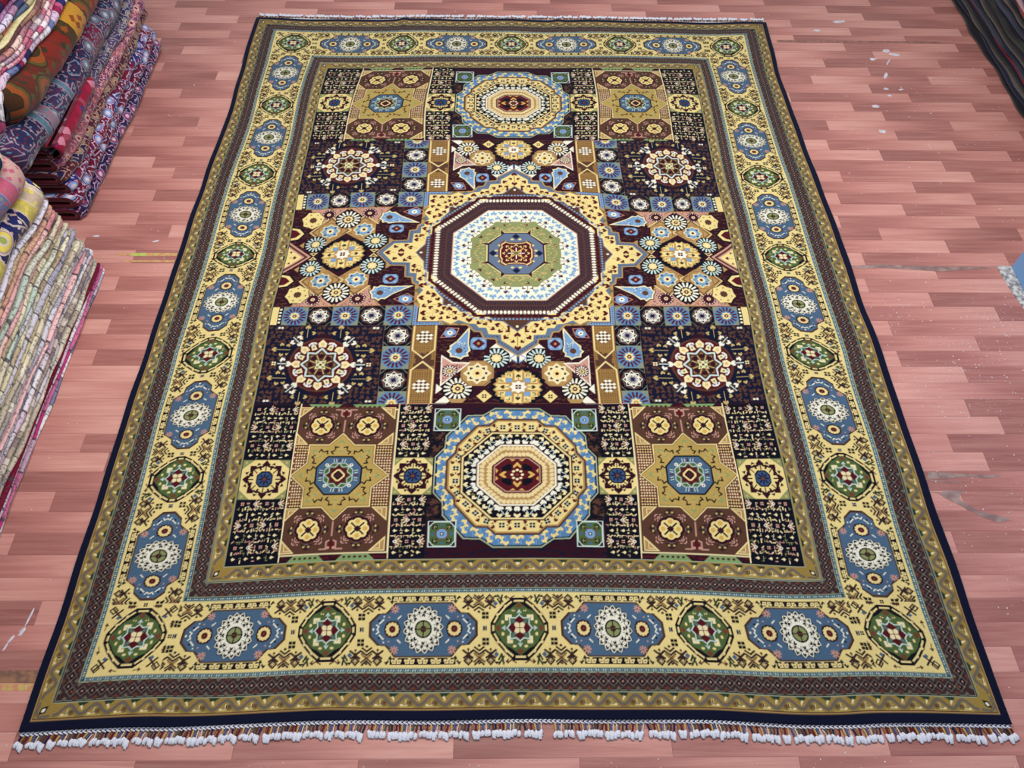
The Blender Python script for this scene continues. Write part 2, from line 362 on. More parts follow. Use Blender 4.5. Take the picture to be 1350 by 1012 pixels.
poly([(42.9,6.5),(44.7,4.9),(44.7,8.1)],'tan');poly([(78.0,6.5),(76.2,4.9),(76.2,8.1)],'tan')
def goldmed(x,y,rx,ry):
    push(x,y,rx/8.,ry/8.)
    poly(star(9.6,8.3,14,.1),'night');
    P=[]
    for k in range(40):
        a=k*math.pi/20;R=8.0/max(abs(math.cos(a)),abs(math.sin(a)),(abs(math.cos(a))+abs(math.sin(a)))*.74);P.append(((R if k%2 else R*.87)*math.cos(a),(R if k%2 else R*.87)*math.sin(a)))
    poly(P,'tan');poly(scal(P,.93),'honey');poly(scal(P,.86),'tan')
    for k in range(4):
        push(0,0,1,1,k*1.5708)
        poly([(3,-1.2),(7.4,-1.3),(6.6,0),(7.4,1.3),(3,1.2)],'yellow');bud(4.8,0,0,1.0,'dbrown',2)
        for (a,b) in ((3.0,3.0),):box(a-.9,b-.9,a+.9,b+.9,'sky')
        poly([(4,2),(6.4,1.9),(5.8,3.2),(6.6,4.2),(4.2,4.2)],'yellow');poly([(2,4),(1.9,6.4),(3.2,5.8),(4.2,6.6),(4.2,4.2)],'yellow')
        line([(4.6,2.6),(5.6,2.6),(5.6,3.6),(4.8,3.6)],.25,'dgreen');line([(2.6,4.8),(2.6,5.6),(3.6,5.6)],.25,'dgreen')
        pop()
    poly(star(2.9,2.1,8),'white');clover(0,0,1.0,'maroon');pop()
goldmed(60.5,0,8.0,7.6)
# cartouches, leaves
def cart(x,y,rx,ry):
    poly(octo(rx,ry,rx*.6,ry*.5)and[(a+x,b+y) for a,b in octo(rx,ry,rx*.72,ry*.55)],'sky');poly([(x-rx*.8,y),(x,y-ry*.8),(x+rx*.8,y),(x,y+ry*.8)],'maroon')
    ell(x,y,rx*.2,ry*.24,'tan',6)
    for i in(1,-1):
        for j in(1,-1):ell(x+i*rx*.6,y+j*ry*.55,.25,.2,'cream',5)
def hexf(x,y,r,tri):
    poly([(x-r*1.5,y),(x-r*.2,y-r*1.0),(x+r*1.5,y),(x-r*.2,y+r*1.0)],'pink')
    poly([(x-r*1.35,y),(x-r*.2,y-r*.9),(x+r*1.35,y),(x-r*.2,y+r*.9)],'maroon')
    poly([(x+a,y+b) for a,b in octo(r*.8,r*.6,r*.5,r*.3)],'sky');poly(scal(star(r*.45,r*.33,8),1,x,y),'white');ell(x,y,.35,.35,'maroon',6)
def leaf(tx,ty,bx,by,r):
    a=math.atan2(by-ty,bx-tx);L=math.hypot(bx-tx,by-ty);push(bx,by,1,1,a)
    def sh(k):return [(-L*k-.0,0),(-L*.35,-r*.55*k),(-.9*k,-r*.95*k),(.2,-r*.8*k),(1.2*k,-r*1.0*k),(1.9*k,-r*.62*k),(3.0*k,-r*.5*k),(2.7*k,0),(3.0*k,r*.5*k),(1.9*k,r*.62*k),(1.2*k,r*1.0*k),(.2,r*.8*k),(-.9*k,r*.95*k),(-L*.35,r*.55*k)]
    poly(sh(1.22),'night');poly(sh(1.1),'cream');poly(sh(.9),'sky')
    ell(0,0,1.15,1.15,'umber',8);clover(0,0,.4,'rust')
    for _ in range(26):
        x=rg.uniform(-L*.6,2.2);y=rg.uniform(-r*.6,r*.6)*(1 if x>-1 else max(.1,(x+L)/L))
        if x*x+y*y>2:ell(x,y,.22,.2,rg.choice(['cream','white','ink','cream']),5)
    pop()
mottled(34.5,10.6,50,16,'wine','umber',60)
cart(42.6,13.1,2.5,2.2);leaf(35.6,16.6,45.6,19.6,3.3);hexf(37.0,22.6,2.7,1)
push(74.2,19.6);poly(star(4.9,4.1,7,.2),'night');poly(star(4.6,3.9,7,.2),'yellow');poly(star(1.6,1.3,8),'umber')
for k in range(7):a=k*.8976+.3;bud(3*math.cos(a),3*math.sin(a),a,.5,'rust' if k%2 else 'sage')
pop()
poly([(82,8.6),(78.5,9.4),(76.2,12.7),(78.5,16),(82,16.6)],'night');poly([(82,9.4),(79,10),(77,12.7),(79,15.2),(82,15.8)],'yellow');poly([(82,10.4),(80.3,10.8),(78.3,12.7),(80.3,14.6),(82,15)],'maroon')
poly([(72.5,0),(82,8.4),(82,-8.4)],'pink');poly([(73.6,0),(82,7.4),(82,-7.4)],'umber');poly([(75,0),(82,6.2),(82,-6.2)],'pink');poly([(76,0),(82,5.4),(82,-5.4)],'yellow')
bud(79,0,3.14,1.0,'maroon',2);bud(80.8,3,2.6,.7,'maroon')
# ---- lower centre panel (|x|<25.6, 34..65)
for s in(1,-1):
    pass
line([(1,43.5),(25,67.5)],2.6,'white');line([(13,42),(0.5,54)],0.01,'white')
poly([(0.7,47),(6.5,41.3),(9.4,44.2),(3.2,50.4)],'white')
wheel(6.9,48,4.2,'night','ice',core=('lgold','cream'));wheel(18.4,60.1,4.5,'night','white')
poly([(2.9,48),(.3,45.9),(.3,50.1)],'sky');poly([(2.4,48),(.5,46.6),(.5,49.4)],'white')
poly([(23.0,60.1),(24.9,58.2),(24.9,62)],'white')
starmed(12.7,54.1,5.0,'tan','cream',core='yellow',acc='night')
goldmed(0,59.5,7.8,6.9)
poly([(10.3,60.6),(12.6,63),(10.3,65.4),(8,63)],'yellow');clover(10.3,63,.75,'umber')
poly([(15.6,64),(21.2,64),(20,65.6),(16.8,65.6)],'tan')
poly([(14.9,49.7),(20.3,49.5),(24,46.5),(23.8,59.3)],'white');poly([(15.9,50.2),(20.5,50.0),(23.6,47.5),(23.4,58.2)],'pink')
for _ in range(34):
    a,b=rg.random(),rg.random()
    if a+b>1:a,b=1-a,1-b
    ell(16.5+a*6.6+b*6.6,50.5+b*6.8+a*0,.22,.22,'umber',5)
wheel(21.1,53.1,2.3,'maroon','white',n=14)
mottled(9,35.5,15.3,47,'wine','umber',40)
cart(12.6,41.9,2.5,2.5);leaf(15.6,35.3,18.6,44.8,3.3)
push(21.7,37.4,1,1,.6);hexf(0,0,2.4,1);pop()
# ---- blue strip row and column
cw=8.7
for i,x in enumerate([38.65+cw*k for k in range(5)]):
    if i%2==0:wheel(x,29.8,4.25,'ring','maroon',ry=4.2,frame='gcol')
    else:starcell(x,29.8,4.1,ry=4.0)
box(34.2,25.45,82,25.7,'rust');box(34.2,33.9,82,34.1,'umber')
box(77.9,25.7,82,33.9,'night');
for k in range(5):box(78.4,26.4+k*1.5,79.3,27.2+k*1.5,'white')
box(79.6,25.7,82,33.9,'yellow')
for i,y in enumerate([38.4,47.4,56.5]):
    if i%2:wheel(38,y,4.25,'ring','maroon',ry=4.4,frame='gcol')
    else:starcell(38,y,4.2,ry=4.3)
wheel(38,65.6,4.25,'ring','maroon',ry=4.4,frame='gcol',core=('lgold','tan'))
box(33.4,34,33.7,66,'rust');box(42.4,34,42.6,66,'umber')
# gold lattice column
box(25.7,34,33.4,65.7,'ochre')
for k in range(40):
    for j in range(10):
        if (k+j)%1==0:box(26.1+j*.74,34.3+k*.79,26.5+j*.74,34.62+k*.79,'umber')
def arrowp(y0,ys,yt,c):
    poly([(26.1,y0),(33.0,y0),(33.0,ys),(29.55,yt),(26.1,ys)],c)
for k in range(24):box(26+rg.random()*6,45+rg.random()*7,27+rg.random()*6,45.25+rg.random()*7,'umber')
for y0,ys,yt in((34,44.3,47.8),(65.7,52.6,49.2)):
    line([(26.15,y0),(26.15,ys),(29.55,yt),(32.95,ys),(32.95,y0)],.5,'lgold')
    # weave already below
for cy in(39.0,59.0):
    for i in range(5):
        n=[2,4,4,4,2][i]if 0 else [1,3,4,3,1][i] if 0 else [2,4,4,2,2][i]
        n=[2,4,4,2,0][i]
        for k in range(n):
            x=29.55+(k-(n-1)/2)*1.3;y=cy+(i-1.5)*1.3;poly([(x-.75,y),(x,y-.6),(x+.75,y),(x,y+.6)],'white')
    for i in range(3):
        for k in range(3):
            x=29.55+(k-1)*1.3;y=cy+(i-1)*1.3;poly([(x-.6,y),(x,y-.5),(x+.6,y),(x,y+.5)],'umber')
# ---- central star medallion
outer=[(46.2,0),(42.6,4.9),(36.5,5.1),(36.4,10.2),(34.0,10.4),(34.0,13.8),(32.9,14.4),(33.2,16.4),(31.4,18.4),(33.2,21.5),(33.2,23.6),(31.7,25.2),(31.7,32.0),(24.6,32.0),(21.6,33.6),(19.2,31.9),(16,33.4),(13.6,33.6),(12.6,35.2),(10.2,35.2),(9.4,38),(5.4,38.2),(5.3,40.6),(0,44.8)]
def grow(P,k):
    out=[]
    for x,y in P:
        r=math.hypot(x,y);out.append((x*(r+k)/r,y*(r+k)/r))
    return out
close=[(0,-8),(46,-8)]
# corner frame in blue around the star tips and the corner square
def fill(P,c):poly(P+[(-8,P[-1][1]),(-8,-8),(P[0][0],-8)],c)
box(24,25,34.2,34.2,'umber');box(24,25,33.9,33.9,'sky')
for k in range(9):box(33.1,26+k*.9,33.5,26.4+k*.9,'maroon');box(24.6+k*.95,33.1,25+k*.95,33.5,'maroon')
box(24,25,32.6,32.8,'maroon');box(24,25,32.2,32.4,'cream')
poly([(34,24.6),(34,16),(31,17)],'umber');poly([(24,34),(15,34),(16,31)],'umber')
fill(grow([p for p in outer if not(24<p[0]<34 and 13.6<p[1]<34.5 )or p[1]>33],2.2) if 0 else [(48.6,0),(43.6,6.6),(38.3,6.8),(38.1,12.2),(35.8,12.6),(35.4,15.2),(34.2,16),(34,25),(24,34),(16.5,34.2),(15.6,35.4),(14.2,37),(12.2,37.2),(11.2,40),(7.2,40.3),(6.8,42.4),(0,47.4)],'tan')
fill([(48.1,0),(43.3,6.2),(37.9,6.4),(37.7,11.8),(35.3,12.1),(34.8,14.6),(33,16),(33,24),(24,33),(16,33.6),(15,34.9),(14,36.5),(11.8,36.7),(10.7,39.6),(6.8,39.8),(6.4,41.9),(0,46.9)],'bluegrey')
for a,b in (((47.2,1),(43.4,5.6)),((43,5.8),(37.4,5.9)),((37.3,6),(37.1,11.2)),((0,46),(6,41.4)),((6.2,41),(6.4,39.2)),((6.8,39),(10.3,38.8))):
    n=max(2,int(math.hypot(b[0]-a[0],b[1]-a[1])/.8))
    for k in range(n):t=k/(n-1);ell(a[0]+(b[0]-a[0])*t,a[1]+(b[1]-a[1])*t,.2,.2,'ink',5)
fill(outer,'yellow');
box(24,25,32,32.1,'yellow')
# dark triangles between the yellow bumps
for t in (((34.4,18.6),(32.8,17.2),(32.8,20)),((34.2,23.8),(33.2,22.6),(32.4,24.8)),((18.9,34),(17.5,33.2),(20.4,33.2)),((23.6,34.2),(22,33.6),(24.3,33))):poly(list(t),'olive')
inner=[(34.7,0),(31.8,4.2),(31.5,8.1),(27.4,11.9),(27,18.4),(24.3,22.2),(24.3,25),(20,25.9),(18.4,28.0),(11.2,28.2),(7.2,32),(4.4,32.2),(0,36.4)]
for (x,y,a,s) in ((40.5,1.6,0,0),(36.8,2.6,0.2,.9),(42,3.2,-.9,.8),(38.4,3.8,.8,.8),(44.3,0,0,1.0),(40,.9,1.57,1.0),(35,6.8,.1,.9),(33.6,9,1.0,.9),(35.2,8.9,-.3,.7),(31.4,11.2,2.2,.9),(32.6,13,.1,.9),(29.4,13.6,3.1,.8),(30.6,15.6,.2,.8),(32.0,16.2,0,1.0),(28.4,17.2,0,.6),(29.6,19.6,.6,.8),(28,20.6,3.1,1.0),(31.6,22,0,1),(29,23.6,1.2,.8),(26.4,22.4,2,.8),(25.8,25.2,3.1,.9),(30.6,25.6,.6,.8),(28.4,26.4,-.6,.8),(30.6,28.8,0,1.0),(30.2,31.2,.7,.8),(27.6,30.8,1.57,.9),(25,31,2.4,.7),(26.4,28,3.14,.7),(24.9,28.8,2.8,.8),(22.4,27.2,-1.57,1.0),(20.6,28.6,-2.4,.8),(22.6,30.6,1.0,.7),(20.4,31,2.2,.8),(24,26.6,-.6,.8),(17.6,29.6,3.1,.9),(15.8,31.6,1.57,1),(14,29.6,0,.9),(11.6,31,-1.57,.9),(10.6,33.4,2.2,.8),(9.0,32.2,-2.4,.8),(8.2,35.6,2.6,.8),(6.4,34,-.4,.9),(12.6,33,.8,.8),(5.6,36.6,1.0,.8),(3.2,36.4,2.4,.8),(3.8,39.2,.9,.9),(1.6,41,2.4,.7),(0,43.6,1.57,1.05),(0,38.4,-1.57,1.05),(2.6,34.9,-.5,.8)):
    if s:bud(x,y,a,s*1.35,'maroon',1.7,'star')
fill([(35.1,0)]+[(x+.35,y+.3) for x,y in inner[1:-1]]+[(0,36.9)],'bluegrey');fill(inner,'umber')
# bead rings
def oc(ax,ay):fx=ax*.455;fy=ay*.455;return [(ax,-fy),(ax,fy),(fx,ay),(-fx,ay)]
for k in range(1):
    along(oc(31.0,31.4),1.25,lambda i,s:(poly([(-.5,0),(0,.5),(.5,0),(0,-.45)],'sky')),0,False)
O=oc(29.6,30.0);line(O,1.0,'wine');along(O,1.1,lambda i,s:ell(0,0,.55,.62,'maroon' if i%2 else 'wine',6),0,False)
def wb(i,s):
    ell(0,0,s*.4,.85,'white',7)
    if i%2==0:ell(0,0,.2,.2,'pink',5)
along(oc(27.9,28.4),1.35,wb,0,False)
ell(33.2,0,.55,.5,'white',6);ell(0,34.6,.5,.55,'white',6);ell(22.5,25.2,.6,.4,'white',6);ell(25.2,23.2,.4,.6,'white',6)
def Oc(a,b,c):poly(oc(a,b)+[(-oc(a,b)[2][0],b),(-a,a*.455),(-a,-b*.455)],c) if 0 else poly([(a,-b*.455),(a,b*.455),(a*.455,b),(-a*.455,b),(-a,b*.455),(-a,-b*.455),(-a*.455,-b),(a*.455,-b)],c)
Oc(27.0,27.5,'umber')
def lf(sg,c):
    def f(i,s):poly([(-.42*sg,-1.0),(.0*sg,-.75),(.3*sg,.9),(-.12*sg,.75)],c)
    return f
for k,(r,c) in enumerate(((25.9,'ink'),(23.7,'ink'))):
    R=oc(r,r+.45)
    along(R,.82,(lf(1,'ink')),0,False)
Oc(22.6,23.1,'pink');Oc(22.3,22.8,'ivory')
for rr,st,sz in((20.8,2.9,.95),(18.2,3.1,.8)):
    for (ax,ay,a,L) in edge_path(oc(rr,rr+.4),False):
        n=round(L/st)
        for k in range(n):
            u=(k+.5)*L/n;x,y=ax+math.cos(a)*u,ay+math.sin(a)*u
            b=a-1.57+3.14*((k)%2)
            chev(x,y,b,sz*1.35,'sky',.5)
            if k%2==0:spray(x,y,b,sz*.95,'sky')
Oc(16.2,16.6,'sage')
g=oc(16.2,16.6)
for (ax,ay,a,L) in edge_path(g,False):
    for t in((.0,.24,.5,.76) if L>9 else (.5,)):
        u=L*t;x,y=ax+math.cos(a)*u,ay+math.sin(a)*u;push(x,y,1,1,a-1.57)
        if t in(.24,.76):poly([(-.4,-1.6),(1.9,-1.3),(1.3,0),(1.9,1.3),(-.4,1.6)],'white');bud(2.3,0,0,.9,'maroon',3);chev(.8,1.6,.8,.8,'maroon',.5);chev(.8,-1.6,-.8,.8,'maroon',.5);bud(-1.8,0,3.14,.9,'maroon')
        pop()
for _ in range(60):
    a=rg.uniform(0,1.6);r=rg.uniform(11.6,15.2);ell(r*math.cos(a),r*math.sin(a),.5,.25,'straw',6)
S=[(11.4,0),(11.4,4.2),(13.0,5.1),(10.4,5.4),(9.4,5.6),(5.6,9.6),(5.4,12.6),(4.4,11.4),(0,11.8)]
S=[(10.6,-4.2),(10.6,4.2),(13.3,5.6),(10.2,5.4),(5.6,9.8),(5.8,12.8),(4.4,11.0),(-4.4,11.0),(-5.6,12.6),(-5.6,9.8),(-10,5.4)]
poly(S+[(-10.6,-4),(-4,-11),(4,-11)],'lgold');poly(scal(S+[(-10.6,-4),(-4,-11),(4,-11)],.965),'wine');poly(octo(9.7,10.2,4.3,4.2),'bluegrey')
for k in range(8):
    a=k*.7854+.39;ell(7.7*math.cos(a),7.9*math.sin(a),1.1,.7,'bluegrey',7);ell(7.2*math.cos(a+.2),7.2*math.sin(a+.2),.65,.45,'yellow',6);ell(7.2*math.cos(a-.2),7.2*math.sin(a-.2),.65,.45,'yellow',6)
for x,y in((8.3,0),(0,8.6)):poly([(x-1.5,y),(x,y-1.4),(x+1.5,y),(x,y+1.4)],'ink');ell(x,y,1.1,1.1,'ink',8)
B=[(5.8,2.0),(5.2,3),(5.4,4.6),(3.9,5.9),(2.8,5.3),(0,5.0),(-2.8,5.3),(-5,5),(-5.8,2),(-5.8,-2),(-5,-5),(0,-5),(2.8,-5.3),(3.9,-5.9),(5.4,-4.6),(5.2,-3),(5.8,-2)]
poly(scal(B,1.1),'rust');poly(B,'lgold');poly(scal(B,.93),'maroon')
for x,y in((1.6,3.4),(3.6,1.6),(3.4,3.6),(4.6,0),(0,4.2),(1.6,1.2)):chev(x,y,math.atan2(y,x),.8,'lgold',.42)
line([(0,0),(2.6,2.6)],.5,'honey');line([(0,0),(2.8,0)],.5,'white');line([(0,0),(0,2.6)],.5,'white');ell(0,0,.9,.8,'olive',8)
# ---- navy panels with the round flower (x 42.6..82 , y 34..66)
box(42.6,34.1,82,66,'navy')
CX,CY=62.3,50.2
for j_ in range(17):
  for i_ in range(21):
    x,y=43.6+i_*1.87+rg.uniform(-.5,.5),35.2+j_*1.86+rg.uniform(-.5,.5);bud(x,y,rg.choice([0,1.57,3.14,4.71])+rg.uniform(-.5,.5),rg.uniform(.85,1.1),'umber' if (i_*3+j_*5)%7 else 'choc',1.2,'navy')
for sx in(1,-1):
    for sy in(1,-1):
        for (dx,dy,a) in ((5.6,12.3,1.57),(13.4,5.7,0)):
            push(CX+sx*dx,CY+sy*dy,sx,sy);push(0,0,1,1,a);ell(0,0,3.6,2.7,'navy',10);bud(3.0,0,0,1.15,'straw',6);bud(.6,2.0,1.4,.95,'straw');bud(.6,-2.0,-1.4,.95,'straw');bud(-1.6,1.7,1.8,.85,'straw');bud(-1.6,-1.7,-1.8,.85,'straw');ell(-3.3,0,.7,1.0,'tan',6);pop();pop()
ell(CX,CY,12.4,12.4,'navy',24)
poly(scal(star(12.8,11.2,4),1,CX,CY),'wine')
ell(CX,CY,10.9,10.9,'umber',24);ell(CX,CY,10.2,10.3,'maroon',24)
for k in range(8):
    a=k*.7854;push(CX,CY,1,1,a);push(8.6,0,1,1);poly([(-1.6,-1.2),(0,-1.5),(1.7,0),(0,1.5),(-1.6,1.2)],'cream');clover(-.3,0,.5,'honey');pop()
    for s in(1,-1):
        push(8.2*math.cos(s*.27),8.2*math.sin(s*.27),1,1,s*.3);bud(.5,s*.5,s*.5,1.15,'white');bud(.4,s*.5,s*.5,.6,'lilac');pop()
        push(7.4*math.cos(s*.39),7.4*math.sin(s*.39),1,1,s*.39);poly([(-1,-.9),(1,-.7),(1,.7),(-1,.9)],'cream');poly([(-.4,-.4),(.5,-.3),(.5,.3),(-.4,.4)],'mint');pop()
    pop()
poly(scal(star(7.4,5.5,8),1,CX,CY),'maroon');poly(scal(star(7.0,5.2,8),1,CX,CY),'ice');poly(scal(star(6.1,4.5,8),1,CX,CY),'umber')
for k in range(8):
    a=k*.7854;ell(CX+3.6*math.cos(a),CY+3.6*math.sin(a),1.0,1.0,'wine',8);line([(CX+2*math.cos(a+.39),CY+2*math.sin(a+.39)),(CX+3.9*math.cos(a+.39),CY+3.9*math.sin(a+.39))],.35,'straw');chev(CX+4.7*math.cos(a),CY+4.7*math.sin(a),a,.7,'tan',.3)
poly(scal(star(2.6,1.4,4,.785),1,CX,CY),'cream')
for k in range(4):a=k*1.5708+.785;ell(CX+1.3*math.cos(a),CY+1.3*math.sin(a),.55,.55,'mint',6)
clover(CX,CY,.4,'wine')
for a,r,bx in((0,12.6,1),(3.1416,12.6,1),(.82,13.0,0),(-.82,13.0,0),(3.1416-.82,13.0,0),(3.1416+.82,13.0,0)):
    push(CX,CY,1,1,a);push(r,0);line([(-2,0),(2,0)],.35,'ice');bud(-1.6,0,3.14,1.35,'white');bud(.5,1.5,1.2,1.15,'white');bud(.5,-1.5,-1.2,1.15,'white')
    if bx:clover(3.4,0,.75,'cream');ell(3.4,0,.35,.35,'rust',5)
    pop();pop()
for x,y in((45.2,35.2),(77.6,35.2),(45.2,64.8),(78.6,64.8)):box(x-.9,y-.35,x-.1,y+.35,'white');box(x+.2,y-.35,x+1,y+.35,'white')
# ---- lower section (y 65.8..118)
mottled(-3,65.8,26,118.1,'wine','navy',900,.8)
mottled(20,76,25.6,107,'night','dbrown',160,.8)
for _ in range(46):x,y=rg.uniform(20.6,25),rg.uniform(76.6,106);bud(x,y,rg.uniform(0,6),.85,'umber')
MY=91.3
def mc(P,x=0,y=MY):return [(a+x,b+y) for a,b in P]
def full(q):
    q=list(q);a=q+[(x,-y) for x,y in q[::-1]];return a+[(-x,y) for x,y in a[::-1]]
b1=full([(6.8,23.7),(10.2,21.2),(14.9,21.0),(20.8,13.6),(21.0,9.4),(23.6,6.2)]);y1=full([(6,19.4),(8.3,17.2),(11.7,17.1),(17.3,10.1),(17.6,7.5),(19.9,4.8)])
n1=full([(7.2,14.5),(15.5,5.9)]);c1=full([(4.7,10.4),(11.3,3.7)]);m1=full([(3.4,5.9),(6.8,2.9)])
poly(mc(scal(b1,1.03)),'black');poly(mc(scal(b1,1.008)),'pale');poly(mc(scal(b1,.99)),'night');poly(mc(scal(b1,.975)),'ring')
def mid(P,Q,t):return [(a[0]*(1-t)+b[0]*t,a[1]*(1-t)+b[1]*t) for a,b in zip(P,Q)]
push(0,MY)
def sp1(i,s):
    bud(0,-.9 if i%2 else .8,(-1.57 if i%2 else 1.57),1.05,'yellow',2.0,'sky')
    bud(-.95,.5,2.6,.7,'yellow')if i%2 else bud(.9,-.6,-.6,.75,'yellow')
along(mid(b1,y1,.5),2.25,sp1)
poly(scal(y1,1.03),'umber');poly(scal(y1,1.0),'tan');poly(scal(y1,.975),'honey' if 0 else 'yellow')
def oct_of(P,k):return scal(P,k)
pa=[(6.6,17.0),(16.0,9.0 ),(17.7,6.0)];path=full([(5.4,16.9),(9.6,15.2),(15.2,9.2),(17.6,5.4)])
def sp2(i,s):
    if i%2:clover(0,0,.85,'bluegrey');clover(0,0,.72,'night');ell(0,0,.25,.25,'ice',5)
    else:
        bud(0,-1.0,-.3,.8,'maroon',.8);bud(0,1.0,2.8,.8,'maroon',.8);ell(.5,0,.4,.22,'maroon',5)
along(path,2.15,sp2)
poly(scal(n1,1.06),'umber');poly(scal(n1,1.035),'lgold');poly(scal(n1,1.0),'night')
path2=full([(5.9,12.5),(13.4,4.8)])
def sp3(i,s):
    bud(0,-.9,-1.57+(.5 if i%2 else -.5),1.15,'white',1.8,'ice');bud(.2,1.1,1.57 if i%2 else .6,1.0,'cream' )
    if i%5==4:bud(-1.0,.6,1.57,.7,'olive')
along(path2,2.35,sp3)
poly(scal(c1,1.05),'umber');poly(scal(c1,1.02),'white');poly(scal(c1,.97),'tan')
for t in(.26,.72):
    def sp4(i,s):bud(0,0,(0 if i%2 else 0)+.5*(1 if t<.5 else -1),.62,'cream')
    P3=mid(c1,m1,t);along(P3,1.28,lambda i,s:poly([(-.55,-.75),(.45,-.5),(.7,.35),(-.1,.85),(-.6,.2)],'gleaf'))
poly(scal(m1,1.06),'wine');poly(scal(m1,1.0),'pink');poly(scal(m1,.95),'maroon')
for k in range(4):
    push(0,0,1,1,k*1.5708);R=5.4 if k%2==0 else 4.6
    poly([(R-.1,0),(R-1.6,1.2),(R-2.4,1.0),(R-1.4,0),(R-2.4,-1.0),(R-1.6,-1.2)],'honey');poly([(R+.7,.4),(R+.9,2.2),(R+.1,1.4)],'honey');poly([(R+.7,-.4),(R+.9,-2.2),(R+.1,-1.4)],'honey');pop()
poly([(1.6,1.6),(4.4,1.0),(4.4,2.6),(2.6,3.8),(1.6,3.6)],'night');poly([(1.6,-1.6),(4.4,-1.0),(4.4,-2.6),(2.6,-3.8),(1.6,-3.6)],'night')
for k in range(8):a=k*.7854;ell(1.5*math.cos(a),1.6*math.sin(a),.5,.42,'cream',6)
ell(0,0,.5,.5,'rust',6)
pop()
for cy in(71.8,110.8):
    push(20.8,cy);box(-3.9,-4.1,3.9,4.1,'ice');box(-3.65,-3.85,3.65,3.85,'wine');poly(octo(3.65,3.85,2.2,2.3),'ice');poly(octo(3.4,3.6,2.05,2.15),'green')
    for i in(1,-1):
        for j in(1,-1):box(i*2-.8,j*2.2-.8,i*2+.8,j*2.2+.8,'dgreen');chev(i*2,j*2.2,math.atan2(j,i),.6,'straw',.3)
    for k in range(4):bud(2.5*math.cos(k*1.5708),2.7*math.sin(k*1.5708),k*1.5708,.75,'blue')
    poly(octo(1.6,1.7,.7,.8),'rust');poly(octo(1.35,1.45,.6,.7),'sky');clover(0,0,.5,'ink');ell(0,0,.3,.3,'white',5);pop()
def speck(x0,y0,x1,y1,fl):
    box(x0,y0,x1,y1,'night')
    nx=max(1,round((x1-x0)/3.6));ny=max(1,round((y1-y0)/3.3))
    sx=(x1-x0)/nx;sy=(y1-y0)/ny
    for j in range(ny):
        for i in range(nx):
            cx,cy=x0+(i+.5)*sx,y0+(j+.5)*sy;t=(i*2+j)%4
            if t==0:
                a0=0 if (i+j)%2 else math.pi
                for k in range(5):a=a0+(k-2)*.62;line([(cx+.45*math.cos(a),cy+.45*math.sin(a)),(cx+1.45*math.cos(a),cy+1.45*math.sin(a))],.34,'cream' if k%2 else 'pink')
                line([(cx-.45,cy),(cx,cy-.4),(cx+.4,cy),(cx,cy+.4)],.22,'white',True)
            elif t==2:clover(cx,cy,.52,'lgold' if j%2 else 'pink')
            else:poly([(cx-.7,cy),(cx-.1,cy-.22),(cx+.25,cy-.5),(cx+.7,cy),(cx+.25,cy+.5),(cx-.1,cy+.22)],'cream')
            for dx,dy in((-.5,-.5),(-.5,-.05),(-.05,-.5),(-.25,-.55),(-.52,.25),(.25,-.5)):
                q=rg.random();xx,yy=cx+dx*sx+rg.uniform(-.15,.15),cy+dy*sy+rg.uniform(-.15,.15)
                if not(x0+.4<xx<x1-.4 and y0+.4<yy<y1-.4):continue
                if q<.42:chev(xx,yy,rg.choice([.78,2.36,-.78,-2.36]),.62,rg.choice(['pink','cream','sage','cream']),.28)
                elif q<.9:a=rg.choice([.7,-.7,1.57,0]);line([(xx-.3*math.cos(a),yy-.3*math.sin(a)),(xx+.36*math.cos(a),yy+.36*math.sin(a))],.32,rg.choice(['cream','lgold','pink','cream']))
                else:ell(xx,yy,.34,.24,'lgold',6)
speck(25.4,65.8,35.3,85.5,0);speck(25.4,98,35.3,118,0);speck(66.6,66.4,82,86.2,1);speck(66.6,98.6,82,118,1)
def yelp(x0,y0,x1,y1):
    box(x0,y0,x1,y1,'sage');cx,cy=(x0+x1)/2,(y0+y1)/2;rx,ry=(x1-x0)/2,(y1-y0)/2
    push(cx,cy)
    for i in(1,-1):
        for j in(1,-1):ell(i*rx*.86,j*ry*.86,.5,.45,'straw',6)
    poly(octo(rx,ry,rx*.52,ry*.52),'yellow')
    for k in range(8):
        a=k*.7854;push(rx*.68*math.cos(a),ry*.68*math.sin(a),1,1,a);bud(.4,0,0,1.55,'wine',1.2,'wine');bud(-.6,-1.5,-1.2,.9,'wine');bud(-.6,1.5,1.2,.9,'wine');pop()
        a+=.39;poly([(rx*.93*math.cos(a),ry*.93*math.sin(a)),(rx*.8*math.cos(a+.13),ry*.8*math.sin(a+.13)),(rx*.8*math.cos(a-.13),ry*.8*math.sin(a-.13))],'wine')
    poly(octo(2.6,2.6,1.3,1.3),'night');poly(octo(2.2,2.2,1.05,1.05),'deep')
    for k in range(8):a=k*.7854;line([(.4*math.cos(a),.4*math.sin(a)),(1.7*math.cos(a),1.7*math.sin(a))],.5,'ink')
    ell(0,0,.6,.6,'rust',6);pop()
yelp(24.2,85.4,35.3,98.0);yelp(67,86.2,82,98.8)
box(25.3,65.7,35.3,65.9,'pink')
